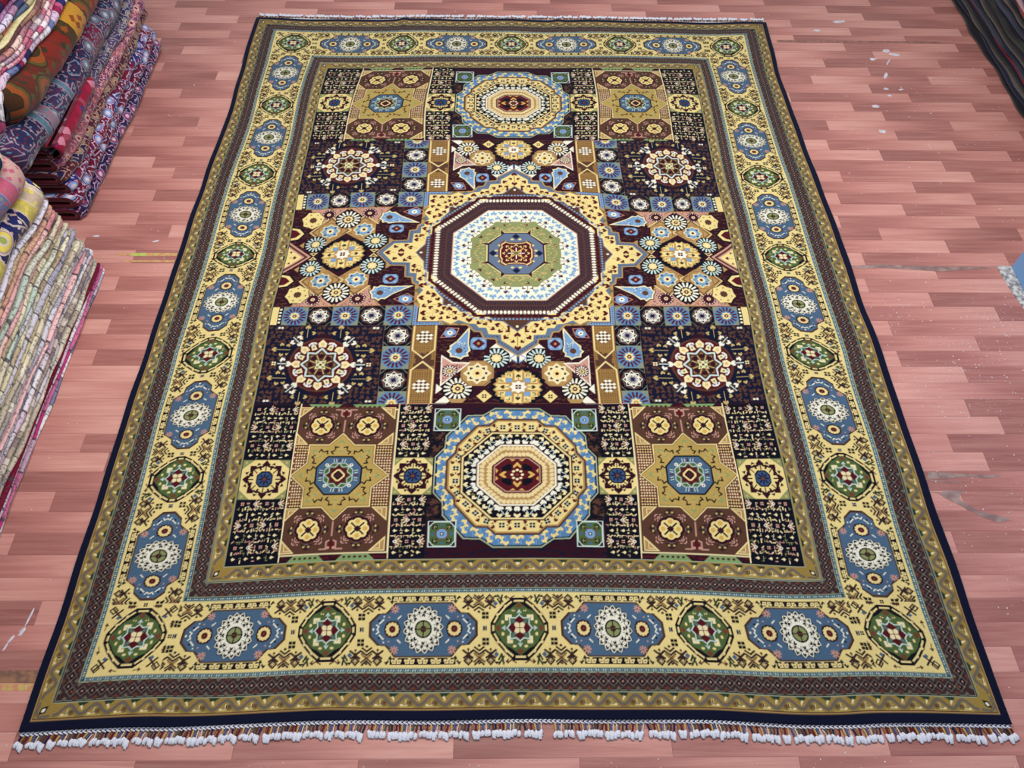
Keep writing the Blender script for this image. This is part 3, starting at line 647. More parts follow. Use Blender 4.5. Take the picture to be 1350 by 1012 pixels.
# star tile (x 35.3..66.6)
SX=51.5;SY=91.4
box(35.3,65.9,66.6,118.1,'maroon')
for yb in(66.0,116.4):
    mottled(35.3,yb,66.6,yb+1.8,'wine','maroon',40,1.2)
    for cx in(44.4,58.6):
        s=1 if yb>100 else -1
        poly([(cx-3.6,yb+.1),(cx+3.6,yb+.1),(cx+5.4,yb+1.9),(cx-5.4,yb+1.9)] if s>0 else [(cx-5.4,yb-.1),(cx+5.4,yb-.1),(cx+3.6,yb+1.7),(cx-3.6,yb+1.7)],'mint')
        for k in range(5):ell(cx+(k-2)*1.5,yb+.9,.5,.4,'maroon',5)
box(35.3,67.7,66.6,116.4,'cream');box(35.7,68.1,66.2,116.0,'umber')
for sx in(1,-1):
    # checks
    x0,x1=(SX-15.4,SX-10.0) if sx<0 else (SX+10.0,SX+14.7)
    box(x0,SY-10.2,x1,SY+10.2,'rust')
    for j in range(22):
        for i in range(7):
            xx=x0+.45+i*.78+(j%2)*.1;yy=SY-9.7+j*.93
            if xx<x1-.3:poly([(xx-.3,yy),(xx,yy-.34),(xx+.3,yy),(xx,yy+.34)],'cream' if 2<j<19 else 'lgold')
            if (j<3 or j>18) and xx<x1-.3:box(xx+.1,yy+.3,xx+.5,yy+.6,'night')
for sy in(1,-1):
    for sx in(1,-1):
        cx,cy=SX+sx*7.2,SY+sy*17.4
        push(cx,cy,sx,sy)
        box(-7,-6.9,8,6.9,'umber')
        # corners in straw
        poly([(8,-6.9),(8,-2.4),(3.4,-6.9)],'lgold');poly([(7.7,-6.6),(7.7,-3.2),(4.3,-6.6)],'tan');poly([(8,6.9),(8,2.4),(3.4,6.9)],'lgold');poly([(7.7,6.6),(7.7,3.2),(4.3,6.6)],'tan');line([(4.9,6.1),(6.6,6.1),(6.6,4.5)],.25,'cream');line([(4.9,-6.1),(6.6,-6.1),(6.6,-4.5)],.25,'cream')
        for k in range(4):
            push(0,0,1,1,k*1.5708);R=5.3
            poly([(R-1.2,-1.9),(R+.6,-.9),(R+1.0,0),(R+.6,.9),(R-1.2,1.9),(R-.6,0)],'dbrown');ell(R-.2,.75,.3,.4,'straw',6);ell(R-.2,-.75,.3,.4,'straw',6);chev(R-1.1,0,3.14,.7,'grey',.28);pop()
            push(0,0,1,1,k*1.5708+.785);line([(4.0,0),(5.6,0)],.22,'pink');line([(5,-1.2),(5.9,-.3),(5.9,.3),(5,1.2)],.32,'pink');line([(5.4,-.8),(5.4,.8)],.3,'dbrown');line([(4.1,-.9),(4.9,-.3)],.25,'pink');line([(4.1,.9),(4.9,.3)],.25,'pink');pop()
        poly([(r_*math.cos(a_),r_*math.sin(a_)) for a_,r_ in [(k*.1309,3.75+.35*abs(math.cos(k*.1309*4))) for k in range(48)]],'wine')
        poly([(r_*math.cos(a_),r_*math.sin(a_)) for a_,r_ in [(k*.1309,2.95+.42*abs(math.cos(k*.1309*4))) for k in range(48)]],'yellow')
        for k in range(4):
            a=k*1.5708;ell(2.2*math.cos(a),2.2*math.sin(a),.75,.75,'honey',7);a+=.785;line([(1.0*math.cos(a),1.0*math.sin(a)),(2.4*math.cos(a),2.4*math.sin(a))],.55,'night')
        poly([(-1.1,0),(0,-1.1),(1.1,0),(0,1.1)],'wine');pop()
    push(SX,SY+sy*17.4,1,sy);line([(0,-3.2),(0,2)],.32,'pink')
    line([(-3.2,6.0),(-1.4,6.0),(-1.4,3.8),(-.6,3.4)],.34,'pink');line([(3.2,6.0),(1.4,6.0),(1.4,3.8),(.6,3.4)],.34,'pink');poly([(-1,5),(0,2.6),(1,5),(0,6)],'maroon');ell(-.8,5.6,.5,.45,'pink',6);ell(.8,5.6,.5,.45,'pink',6);pop()
st=full([(0.001,14.4),(3.9,10.3),(10,10.3),(10.1,4.1),(14.7,0.001)])
push(SX,SY);poly(scal(st,1.05),'umber');poly(scal(st,1.025),'lgold');poly(scal(st,.99),'umber');poly(scal(st,.975),'star')
for k in range(8):
    a=k*.7854;R=9.6 if k%2==0 else 10.4;push(0,0,1,1,a)
    line([(7,0),(R+1.4,0)],.28,'straw');chev(R+2.2 if k%2==0 else R+1.4,0,0,1.0,'mint',.42);chev(R-1.4,0,3.14,.8,'mint',.34)
    for s in(1,-1):chev(R,s*1.7,s*.7,.95,'night',.46);chev(R-1.6,s*2.7,s*1.3,.95,'night',.46);line([(R-1,s*.4),(R-.2,s*1.2)],.2,'straw')
    pop()
o8=full([(3.7,6.4),(6.9,2.7)])
poly(scal(o8,1.03),'night');poly(scal(o8,.96),'blue')
for k in range(8):
    a=k*.7854
    if k%2:ell(5.2*math.cos(a),4.9*math.sin(a),.62,.6,'white',7);ell(5.2*math.cos(a),4.9*math.sin(a),.28,.28,'rust',5)
    else:
        push(0,0,1,1,a);R=5.4 if k%4==0 else 5.0
        box(R-.75,-.2,R+.75,.2,'maroon')
        for s in(1,-1):
            for q in(.8,1.6):line([(R-.5,s*q),(R+.4,s*(q+.2))],.26,'ice');ell(R,s*(q+.35),.2,.2,'ink',5)
        pop()
poly(octo(4.3,4.1,1.9,1.8),'mint' if 0 else 'green');line(octo(4.3,4.1,1.9,1.8),.25,'ice',True);line(star(4.2,3.0,8),.2,'ice',True)
poly(star(3.5,2.55,8),'maroon');poly(full([(0.4,2.05),(2.05,.4)]),'lgold');poly(full([(0.3,1.45),(1.45,.3)]),'wine')
for i,j in((0,0),(.6,0),(-.6,0),(0,.6),(0,-.6)):ell(i,j,.25,.25,'choc',5)
pop()
line([(35.4,65.9),(35.4,118)],.3,'cream');line([(66.4,65.9),(66.4,118)],.3,'cream')
box(-3,65.5,25.6,65.75,'umber')
# ================= floor =================
def floor_mat():
    t=NT('laminate_wood',.42,.42)
    tc=t.n('ShaderNodeTexCoord');sp=t.n('ShaderNodeSeparateXYZ');t.l(tc.outputs['Object'],sp.inputs[0]);X,Y=sp.outputs[0],sp.outputs[1]
    P=.0655
    ry=t.math('DIVIDE',t.math('ADD',Y,.0065),P);row=t.math('FLOOR',ry);fr=t.math('SUBTRACT',ry,row)
    wn=t.n('ShaderNodeTexWhiteNoise',noise_dimensions='1D');t.l(row,wn.inputs['W'])
    L=.535
    # brick-like stagger : each row slides by a third of a strip, with some scatter
    off=t.math('ADD',t.math('MULTIPLY',row,.41),t.math('MULTIPLY',wn.outputs[0],.30))
    cxx=t.math('ADD',t.math('DIVIDE',X,L),off);cell=t.math('FLOOR',cxx);fx=t.math('SUBTRACT',cxx,cell)
    cv=t.n('ShaderNodeCombineXYZ');t.l(row,cv.inputs[0]);t.l(cell,cv.inputs[1])
    w2=t.n('ShaderNodeTexWhiteNoise',noise_dimensions='3D');t.l(cv.outputs[0],w2.inputs['Vector'])
    w3=t.n('ShaderNodeTexWhiteNoise',noise_dimensions='1D');t.l(t.math('ADD',row,37.3),w3.inputs['W'])
    fl=t.math('GREATER_THAN',w3.outputs[0],.76);gr=t.math('ABSOLUTE',t.math('SUBTRACT',fl,fx))
    sg=t.n('ShaderNodeMapRange',interpolation_type='SMOOTHSTEP');t.l(gr,sg.inputs[0]);sg.inputs[1].default_value=.08;sg.inputs[2].default_value=.92
    tone=t.math('ADD',t.math('MULTIPLY',sg.outputs[0],.66),t.math('MULTIPLY',w2.outputs[0],.34))
    base=t.ramp(tone,[(0,FL[0]),(.3,FL[1]),(.6,FL[2]),(1,FL[3])])
    mp=t.n('ShaderNodeMapping');mp.inputs['Scale'].default_value=(2.2,46,1);t.l(tc.outputs['Object'],mp.inputs[0])
    av=t.n('ShaderNodeVectorMath',operation='ADD');t.l(mp.outputs[0],av.inputs[0]);t.l(w2.outputs[1],av.inputs[1])
    nz=t.n('ShaderNodeTexNoise');nz.inputs['Scale'].default_value=1.6;nz.inputs['Detail'].default_value=6;nz.inputs['Roughness'].default_value=.62;nz.inputs['Distortion'].default_value=.6;t.l(av.outputs[0],nz.inputs['Vector'])
    g=t.ramp(nz.outputs[0],[(.28,(150,92,86)),(.5,(190,140,130)),(.72,(218,176,162))])
    c=t.mix(.42,base,g,'SOFT_LIGHT');c=t.mix(.22,c,g)
    # broad wear
    nb=t.n('ShaderNodeTexNoise');nb.inputs['Scale'].default_value=1.1;nb.inputs['Detail'].default_value=3;t.l(tc.outputs['Object'],nb.inputs['Vector'])
    c=t.mix(t.ramp(nb.outputs[0],[(.35,(0,0,0)),(.75,(46,46,46))]),c,lin((214,170,168)))
    # thin printed joints
    j1=t.math('LESS_THAN',fr,.035);j2=t.math('LESS_THAN',fx,.0035);j=t.math('MAXIMUM',j1,j2)
    c=t.mix(t.math('MULTIPLY',j,.32),c,lin((104,52,50)))
    t.col(c)
    nr=t.n('ShaderNodeTexNoise');nr.inputs['Scale'].default_value=14;t.l(tc.outputs['Object'],nr.inputs['Vector'])
    t.set(t.b.inputs['Roughness'],t.math('ADD',.34,t.math('MULTIPLY',nr.outputs[0],.2)))
    t.bump(nz.outputs[0],.0006,.25)
    return t.m
FL=[(136,86,81),(158,104,98),(186,132,124),(208,160,150)]
put('floor',mesh('floor',[(-4.2,-1.6,0),(4.6,-1.6,0),(4.6,6.2,0),(-4.2,6.2,0)],[(0,1,2,3)]),floor_mat(),kind='structure')
# worn seams, torn patches and tape in the floor covering
def patch(name,pts,mat,z=.0008,th=.0006):
    n=len(pts);v=[(x,y,z) for x,y in pts]+[(x,y,z-th) for x,y in pts]
    f=[list(range(n))[::-1] if 0 else list(range(n))]+[[i,(i+1)%n,n+(i+1)%n,n+i] for i in range(n)]
    me=mesh(name,v,f);bm=bmesh.new();bm.from_mesh(me);bmesh.ops.recalc_face_normals(bm,faces=bm.faces)
    if bm.faces and max(bm.faces,key=lambda q:q.calc_area()).normal.z<0:bmesh.ops.reverse_faces(bm,faces=bm.faces)
    bm.to_mesh(me);bm.free()
    return put(name,me,mat,kind='structure')
M_torn=plainmat('torn_backing',(156,132,126),.7,.3,30,(128,100,98));M_seam=plainmat('worn_seam',(132,90,84),.6,.3,50,(156,112,102))
M_film=plainmat('floor_film',(176,124,120),.35,.5,50,(150,104,104))
M_dirt=plainmat('worn_floor',(150,108,82),.7,.3,60,(112,84,72))
M_tape=plainmat('adhesive_tape',(190,172,96),.5,.4,60,(196,128,104));M_green=plainmat('green_tape',(186,196,100),.45,.4,80,(170,178,92))
M_grout=plainmat('bare_screed',(206,204,200),.85,.2,70,(120,118,122))
patch('floor_patch_1',[(1.296,1.105),(1.331,1.103),(1.42,1.096),(1.512,1.093),(1.515,1.089),(1.463,1.082),(1.432,1.089),(1.39,1.087),(1.347,1.08),(1.287,1.082)],M_torn)
patch('floor_patch_2',[(1.282,1.079),(1.351,1.072),(1.412,1.07),(1.357,1.067),(1.283,1.0755)],M_torn)
patch('floor_patch_3',[(1.283,1.038),(1.312,1.035),(1.331,1.043),(1.381,1.041),(1.358,1.013),(1.405,.975),(1.48,.954),(1.493,.946),(1.447,.938),(1.407,.957),(1.348,.999),(1.319,1.017),(1.307,1.031)],M_torn)
patch('floor_patch_4',[(1.274,1.954),(1.396,1.964),(1.586,1.956),(1.782,1.952),(1.82,1.949),(1.78,1.946),(1.609,1.93),(1.478,1.941),(1.391,1.947),(1.323,1.943)],M_torn)
patch('floor_patch_5',[(-1.404,2.008),(-1.183,2.010),(-1.179,1.996),(-1.291,1.993),(-1.40,1.999)],M_tape,.0006)
patch('floor_patch_6',[(-1.364,1.972),(-1.183,1.974),(-1.181,1.964),(-1.362,1.965)],M_tape,.0006)
patch('floor_patch_7',[(-1.35,2.008),(-1.295,2.009),(-1.291,1.994),(-1.346,1.994)],M_green,.0011)
patch('floor_patch_8',[(-1.36,.529),(-1.247,.534),(-1.182,.533),(-1.178,.502),(-1.222,.503),(-1.36,.505)],M_dirt)
patch('floor_patch_9',[(-1.36,.501),(-1.178,.501),(-1.177,.483),(-1.36,.487)],M_tape,.0006)
patch('floor_patch_10',[(1.31,3.421),(2.096,3.419),(2.089,3.404),(1.31,3.403)],M_seam,.0006)
# dried paint
def blob(x,y,r,a=0,el=1,seed=0,h=.0012):
    rg_=random.Random(seed);n=14;ps=[]
    for i in range(n):
        t=i*2*math.pi/n;rr=r*rg_.uniform(.8,1.15);u,v=rr*el*math.cos(t),rr*math.sin(t);ps.append((x+u*math.cos(a)-v*math.sin(a),y+u*math.sin(a)+v*math.cos(a)))
    return ps,h
V=[];F=[]
def add_blob(*a,**k):
    ps,hh=blob(*a,**k);b=len(V);n=len(ps);cx=sum(p[0] for p in ps)/n;cy=sum(p[1] for p in ps)/n
    V.extend([(x,y,.0002) for x,y in ps]);V.extend([(cx+(x-cx)*.7,cy+(y-cy)*.7,hh) for x,y in ps]);V.append((cx,cy,hh*1.1))
    for i in range(n):
        j=(i+1)%n;F.append((b+i,b+j,b+n+j,b+n+i));F.append((b+n+i,b+n+j,b+2*n))
for i,(x,y,r,a,el) in enumerate([(1.649,3.585,.011,.1,2.8),(1.524,3.507,.009,0,2.0),(1.73,3.27,.011,.2,1.4),(1.811,3.339,.013,.3,1.5),(1.845,3.308,.012,-.2,2.2),(1.797,3.25,.0035,1.0,9),(1.752,3.14,.008,1.1,3.2),(1.725,3.041,.009,0,1.4),(1.727,2.991,.008,0,1.2),(1.643,2.913,.0115,0,1.5),(1.623,2.739,.011,0,1.4),(1.792,3.036,.006,.3,2),(-1.502,2.096,.005,0,2.4),(-1.277,2.07,.005,.3,2.6),(-1.252,.672,.003,1.4,9),(-1.259,.633,.006,1.2,2),(-1.281,.612,.004,1.1,3.4),(-1.288,.592,.003,1.3,4)]):
    add_blob(x,y,r,a,el,seed=i)
put('paint_splash',mesh('paint_splash',V,F,True),plainmat('dried_paint',(214,212,222),.5,.4,60,(190,182,192)),label='dried white paint drips and smears spotted on the wooden floor',cat='paint',kind='stuff')
# lint specks
rs=random.Random(3);V=[];F=[]
def speckle(x,y,r):
    b=len(V);a=rs.uniform(0,6.28)
    for k in range(5):t=a+k*1.2566;q_=r*rs.uniform(.5,1.2);V.append((x+q_*math.cos(t),y+q_*math.sin(t),.0003))
    V.append((x,y,.0003+r*.8))
    for k in range(5):F.append((b+k,b+(k+1)%5,b+5))
def on_rug(x,y):return -1.19<x<1.30 and .33<y<3.62
for (x0,x1,y0,y1,n) in ((1.3,2.2,1.0,1.9,520),(1.3,1.75,.2,1.0,170),(-1.0,1.35,.17,.32,460),(-1.42,-1.18,.3,2.0,110),(1.3,2.2,1.95,3.4,300),(-1.5,-1.2,2.0,3.6,90),(-1.2,1.5,3.62,4.0,60)):
    for _ in range(n):
        x,y=rs.uniform(x0,x1),rs.uniform(y0,y1)
        if rs.random()<.5 and V:bx,by=V[rs.randrange(len(V))][:2];x,y=bx+rs.gauss(0,.03),by+rs.gauss(0,.02)
        if on_rug(x,y):continue
        speckle(x,y,rs.choice([.0011,.0014,.0019,.0028]))
put('lint_specks',mesh('lint_specks',V,F),plainmat('lint',(232,222,226),.9,.1),label='tiny white lint and plaster specks scattered over the wooden floor',cat='dust',kind='stuff')
# blue painted wall end on the right with bare screed at its foot
def boxmesh(name,x0,x1,y0,y1,z0,z1,bev=.004):
    bm=bmesh.new();bmesh.ops.create_cube(bm,size=1)
    for v in bm.verts:v.co=((x0+x1)/2+v.co.x*(x1-x0),(y0+y1)/2+v.co.y*(y1-y0),(z0+z1)/2+v.co.z*(z1-z0))
    if bev:bmesh.ops.bevel(bm,geom=bm.edges[:],offset=bev,segments=2,affect='EDGES')
    me=bpy.data.meshes.new(name);bm.to_mesh(me);bm.free();return me
put('wall_right',boxmesh('wall_right',1.874,2.02,-1.2,1.955,0,2.7),plainmat('blue_wall_paint',(122,166,212),.5,.4,6,(112,156,204)),kind='structure')
patch('screed_strip_right',[(1.822,1.956),(1.874,1.957),(1.874,-1.0),(1.845,-1.0),(1.85,.9),(1.852,1.2),(1.847,1.5),(1.85,1.70),(1.842,1.76),(1.829,1.84),(1.824,1.9)],M_grout,.003,.003)

# ================= the large rug =================
LM=[]
def lm(x,y,X,Y):LM.append((x,y,X,Y))
for x,y,X,Y in ((-122.6,158.5,-122.3,158.8),(122.6,158.5,123.1,158.5),(122.6,-158.5,122.7,-158.2),(-122.6,-158.5,-122.7,-158.8)):lm(x,y,X,Y)
for iy,data in ((-158.5,((-88.7,.4),(-71.3,1.3),(-47,1.9),(-21.8,1.9),(.6,2.0),(20.8,1.9),(47,1.6),(69.4,.5),(85.1,.1))),(-156.4,((-89.5,3.5),(-47.3,4.8),(.6,4.8),(47.4,4.3),(86,3.5))),
  (-152.5,((-90.6,7.8),(-47.8,8.7),(.7,8.8),(48.1,8.4),(87.1,7.6))),(-147.1,((-91.9,13.2),(-48.6,14.4),(.8,14.5),(48.9,13.9),(88.6,13.1)))):
    for X,Y in data:lm(X-.3,iy,X,Y-158.5)
for iy,data in ((158.5,((-93.6,158.2),(-61.3,158.3),(-53.4,158.8),(14.3,159.1),(73.2,158.2))),(156.3,((-93.4,156.2),(14.3,156.8),(73,156.5))),(152.4,((-92.8,152.4),(-53,152.9),(14.1,152.7),(72.5,152.4))),(147,((-92,146.7),(-52.5,147.2),(14,147.3),(71.8,147.2))),(128.2,((-51.1,128.4),(13.4,129.2),(69.6,128.9))),(118.3,((-50.4,118.9),(13.1,119.1),(68.6,119.6)))):
    for X,Y in data:lm(X-.3,iy,X,Y)
for ix,data in ((-122.6,((-121.,69),(-122.3,46),(-122.4,2.9),(-122.7,-43),(-122.4,-66.4),(-122.6,-103.6))),(-120.4,((-119.5,69),(-120.5,46),(-120.4,2.9),(-120.8,-43),(-120.3,-66.4),(-120.3,-103.6))),
  (-116.7,((-115.8,69),(-116.6,46),(-116.6,2.9),(-117.2,-43),(-116.7,-66.4),(-116.4,-103.6))),(-110.8,((-110.1,69),(-111.5,46),(-111.1,2.9),(-111.9,-43),(-111.4,-66.4),(-110,-103.6))),(-92.2,((-92.3,69),(-92.8,46),(-92.3,3))),(-82.3,((-83.9,69),(-84.1,46),(-83.1,-.5))),
  (122.6,((122.5,45),(122.9,2.2),(123,-43),(123.2,-104))),(120.4,((119.4,45),(119.4,2.2),(120.1,-43),(119.2,-104))),(116.7,((114.9,45),(115.5,2),(115.7,-43),(114.5,-104))),(110.8,((109.8,45),(109.2,2),(109.7,-43),(108.7,-104))),(82.3,((81.1,3),))):
    for X,Y in data:lm(ix,Y-.5,X,Y)
for s_,cs in ((-1,((-101.8,138),(-101.7,90.9),(-102.1,46.6),(-101.4,3.2),(-101.4,-42.9),(-100.9,-88.9),(-100.5,-135.7))),(1,((100.5,137.5),(99.6,90.7),(98.6,45.8),(98.6,2.7),(98.3,-42.2),(98.8,-88.4),(99.4,-135.8)))):
    for k,(X,Y) in enumerate(cs):lm(s_*101.5,137.6-k*137.6/3,X,Y)
for x,X,Y in ((-50.3,-51,-134.3),(0,0,-133.7),(50.3,48.5,-134.6)):lm(x,-137.6,X,Y)
for x,X,Y in ((-50.3,-51.9,138.2),(0,-.2,138.4),(50.3,50.5,139.1)):lm(x,137.6,X,Y)
for x,y,X,Y in ((-82.3,118.3,-83.3,118.3),(82.3,118.3,82.2,119.7),(-82.3,-118.3,-81.4,-116.7),(82.3,-118.3,79.8,-117.2),(92.2,-128.2,89,-125.9),(-92.2,-128.2,-90.5,-126.6),(-92.2,128.2,-91.6,128.3),(92.2,128.2,90.7,128),
  (0,0,.6,3.4),(0,-91.3,-.1,-88.1),(0,91.3,.4,93.5),(51.5,-91.4,51.6,-88.2),(51.5,91.4,53.7,94),(-51.5,91.4,-55.2,92.9),(-51.5,-91.4,-53.6,-88.2),(62.3,-50.2,61.9,-47.2),(62.3,50.2,63.1,52.5),(-62.3,50.2,-66.3,51.9),(-62.3,-50.2,-64.2,-47.5),
  (60.5,0,61,3.4),(-60.5,0,-62.9,2.7),(-73.45,-29.8,-75.9,-26.8),(-56.05,-29.8,-58.6,-26.5),(-38.65,-29.8,-40.2,-26.2),(47.35,-29.8,47.4,-26.3),(64.75,-29.8,64.6,-26.2),(47.35,29.8,49,29.5),(73.45,-29.8,73.2,-26.2),(0,-59.5,.7,-56.1),(29.55,-48.5,29.6,-45.4),(-29.55,-48.5,-30.8,-45.4),(38,-47.4,37.6,-44),(-38,-47.4,-40,-44.3),(-38,-34,-39.8,-31),
  (35.3,-65.8,35.5,-62.6),(66.6,-101.6,66.3,-99.0),(0,-65.6,.2,-62.7),(0,65.6,.2,68.2),(33.3,34,33.8,36.4),(-33.3,34,-34,36.4),(-34,65.6,-35.1,67.6),(34,65.6,34,68)):lm(x,y,X,Y)
L_=np.array(LM,float)
def tps(src,val,lam):
    n=len(src);d=np.hypot(src[:,None,0]-src[None,:,0],src[:,None,1]-src[None,:,1])/100
    K=np.where(d>0,d*d*np.log(np.maximum(d,1e-9)),0)+lam*np.eye(n);P=np.c_[np.ones(n),src/100]
    Z=np.block([[K,P],[P.T,np.zeros((3,3))]]);return np.linalg.solve(Z,np.r_[val,np.zeros((3,2))])
Wt=tps(L_[:,:2],L_[:,2:]-L_[:,:2],.004)
def tps_eval(x,y):
    s=L_[:,:2];d=np.hypot(x.ravel()[:,None]-s[None,:,0],y.ravel()[:,None]-s[None,:,1])/100
    K=np.where(d>0,d*d*np.log(np.maximum(d,1e-9)),0)
    o=K@Wt[:-3]+np.c_[np.ones(x.size),x.ravel()/100,y.ravel()/100]@Wt[-3:];return o.reshape(x.shape+(2,))
gx=np.linspace(-HW,HW,99);gy=np.linspace(-HL,HL,127)
G=tps_eval(*np.meshgrid(gx,gy))
def warp(x,y):
    "pattern centimetres -> place on the floor in metres"
    x=np.asarray(x,float);y=np.asarray(y,float)
    fx=np.clip((x+HW)/(2*HW)*98,0,97.9999);fy=np.clip((y+HL)/(2*HL)*126,0,125.9999);i=fx.astype(int);j=fy.astype(int);a=(fx-i)[...,None];b=(fy-j)[...,None]
    d=G[j,i]*(1-a)*(1-b)+G[j,i+1]*a*(1-b)+G[j+1,i]*(1-a)*b+G[j+1,i+1]*a*b
    X=(x+d[...,0])/100+.05129;Y=(y+d[...,1]+158.5)/100+.38769
    # slow waviness of the selvedges
    e=np.clip((np.abs(x)-108)/14.6,0,1)**2
    X=X+e*.0022*np.sin(Y*9.3+np.sign(x))+e*.0012*np.sin(Y*23+1.7*np.sign(x))
    return X,Y
def rug_z(x,y):
    e=np.clip((np.abs(x)-100)/22,0,1);f=np.clip((np.abs(y)-135)/23,0,1)
    z=.0085+.0009*np.sin(x*.11+y*.05)+.0008*np.sin(y*.17-x*.03)
    z=z+e*.0022*(1+np.sin(y*.145+np.sign(x)))+f*.0020*(1+np.sin(x*.16+np.sign(y)*2))
    z=z+.0016*np.exp(-(x/.9)**2)*np.clip((np.abs(y)-118)/20,0,1)          # old centre fold
    z=z+.006*np.exp(-((x+52)/2.2)**2)*np.exp(-((y-158.5)/9)**2)+.005*np.exp(-((x-22)/2.4)**2)*np.exp(-((y-158.5)/9)**2)
    return z
def pile_mat():
    t=NT('wool_pile',.95,.12);at=t.n('ShaderNodeAttribute');at.attribute_name='knots'
    tc=t.n('ShaderNodeTexCoord');nz=t.n('ShaderNodeTexNoise');nz.inputs['Scale'].default_value=420;nz.inputs['Detail'].default_value=2;t.l(tc.outputs['Object'],nz.inputs['Vector'])
    n2=t.n('ShaderNodeTexNoise');n2.inputs['Scale'].default_value=7;n2.inputs['Detail'].default_value=4;t.l(tc.outputs['Object'],n2.inputs['Vector'])
    f=t.math('ADD',t.math('MULTIPLY',nz.outputs[0],.34),t.math('MULTIPLY',n2.outputs[0],.30));f=t.math('ADD',f,.53)
    vm=t.n('ShaderNodeVectorMath',operation='SCALE');t.l(at.outputs['Color'],vm.inputs[0]);t.l(f,vm.inputs['Scale']);t.col(vm.outputs[0])
    t.b.inputs['Sheen Weight'].default_value=SHEEN[0];t.b.inputs['Sheen Roughness'].default_value=SHEEN[1];t.b.inputs['Sheen Tint'].default_value=(.92,.95,1,1)
    t.bump(nz.outputs[0],.0012,.5);return t.m
SHEEN=(.62,.30)
KN=.2
palin=np.array([lin(PAL[n])[:3] for n in NAMES],np.float32)
top=A[::-1];  # quarter with y upward = mirrored later
full_idx=np.vstack([np.hstack([A[::-1,::-1],A[::-1]]),np.hstack([A[:,::-1],A])])   # row 0 = far end
full_idx=full_idx[::-1]                                                              # row 0 = near end
H_,W_=full_idx.shape;H2,W2=H_//2,W_//2
lc=palin[full_idx[:H2*2,:W2*2]].reshape(H2,2,W2,2,3).mean((1,3))
xs=(np.arange(W2)+.5)*KN-W2*KN/2;ys=(np.arange(H2)+.5)*KN-H2*KN/2
xs[0]=-HW;xs[-1]=HW;ys[0]=-HL;ys[-1]=HL
GX,GY=np.meshgrid(xs,ys);WX,WY=warp(GX,GY);WZ=rug_z(GX,GY)
WZ=WZ+np.random.default_rng(1).uniform(-.0003,.0003,WZ.shape)
# mirrored near half keeps the photo's order: pattern row 0 (near end)
def grid_part(name,mask_f,mat,parent,skirt=False):
    fm=mask_f(GX[:-1,:-1]+KN/2,GY[:-1,:-1]+KN/2)
    jj,ii=np.nonzero(fm);q_=np.stack([jj*W2+ii,jj*W2+ii+1,(jj+1)*W2+ii+1,(jj+1)*W2+ii],1)
    u,inv=np.unique(q_,return_inverse=True);q_=inv.reshape(q_.shape)
    co=np.stack([WX.ravel()[u],WY.ravel()[u],WZ.ravel()[u]],1);cl=lc.reshape(-1,3)[u]
    if skirt:
        loop=[(0,i) for i in range(W2)]+[(j,W2-1) for j in range(1,H2)]+[(H2-1,i) for i in range(W2-2,-1,-1)]+[(j,0) for j in range(H2-2,0,-1)]
        li=np.array([j*W2+i for j,i in loop]);pos=np.searchsorted(u,li);n0=len(co)
        lo=co[pos].copy();lo[:,2]=.0002;co=np.vstack([co,lo]);cl=np.vstack([cl,cl[pos]*.8])
        k=np.arange(len(li));k2=(k+1)%len(li);q_=np.vstack([q_,np.stack([pos[k],n0+k,n0+k2,pos[k2]],1)])
    me=bpy.data.meshes.new(name);me.vertices.add(len(co));me.vertices.foreach_set('co',co.astype(np.float32).ravel())
    me.loops.add(len(q_)*4);me.loops.foreach_set('vertex_index',q_.astype(np.int32).ravel())
    me.polygons.add(len(q_));me.polygons.foreach_set('loop_start',np.arange(0,len(q_)*4,4,dtype=np.int32))
    me.update(calc_edges=True)
    ca=me.color_attributes.new('knots','FLOAT_COLOR','POINT');ca.data.foreach_set('color',np.c_[cl,np.ones(len(cl))].astype(np.float32).ravel())
    return put(name,me,mat,parent)
rug=bpy.data.objects.new('area_rug',None);COL.objects.link(rug);rug.location=(0,0,0)
tag(rug,'huge hand-knotted rug with three octagon medallions and yellow border, spread flat on the floor','rug')
PM=pile_mat()
grid_part('edge_band',lambda x,y:(abs(x)>120.5)|(abs(y)>156.3),PM,rug,True)
grid_part('border',lambda x,y:((abs(x)<=120.5)&(abs(y)<=156.3))&((abs(x)>82.4)|(abs(y)>118.4)),PM,rug)
grid_part('field',lambda x,y:(abs(x)<=82.4)&(abs(y)<=118.4),PM,rug)
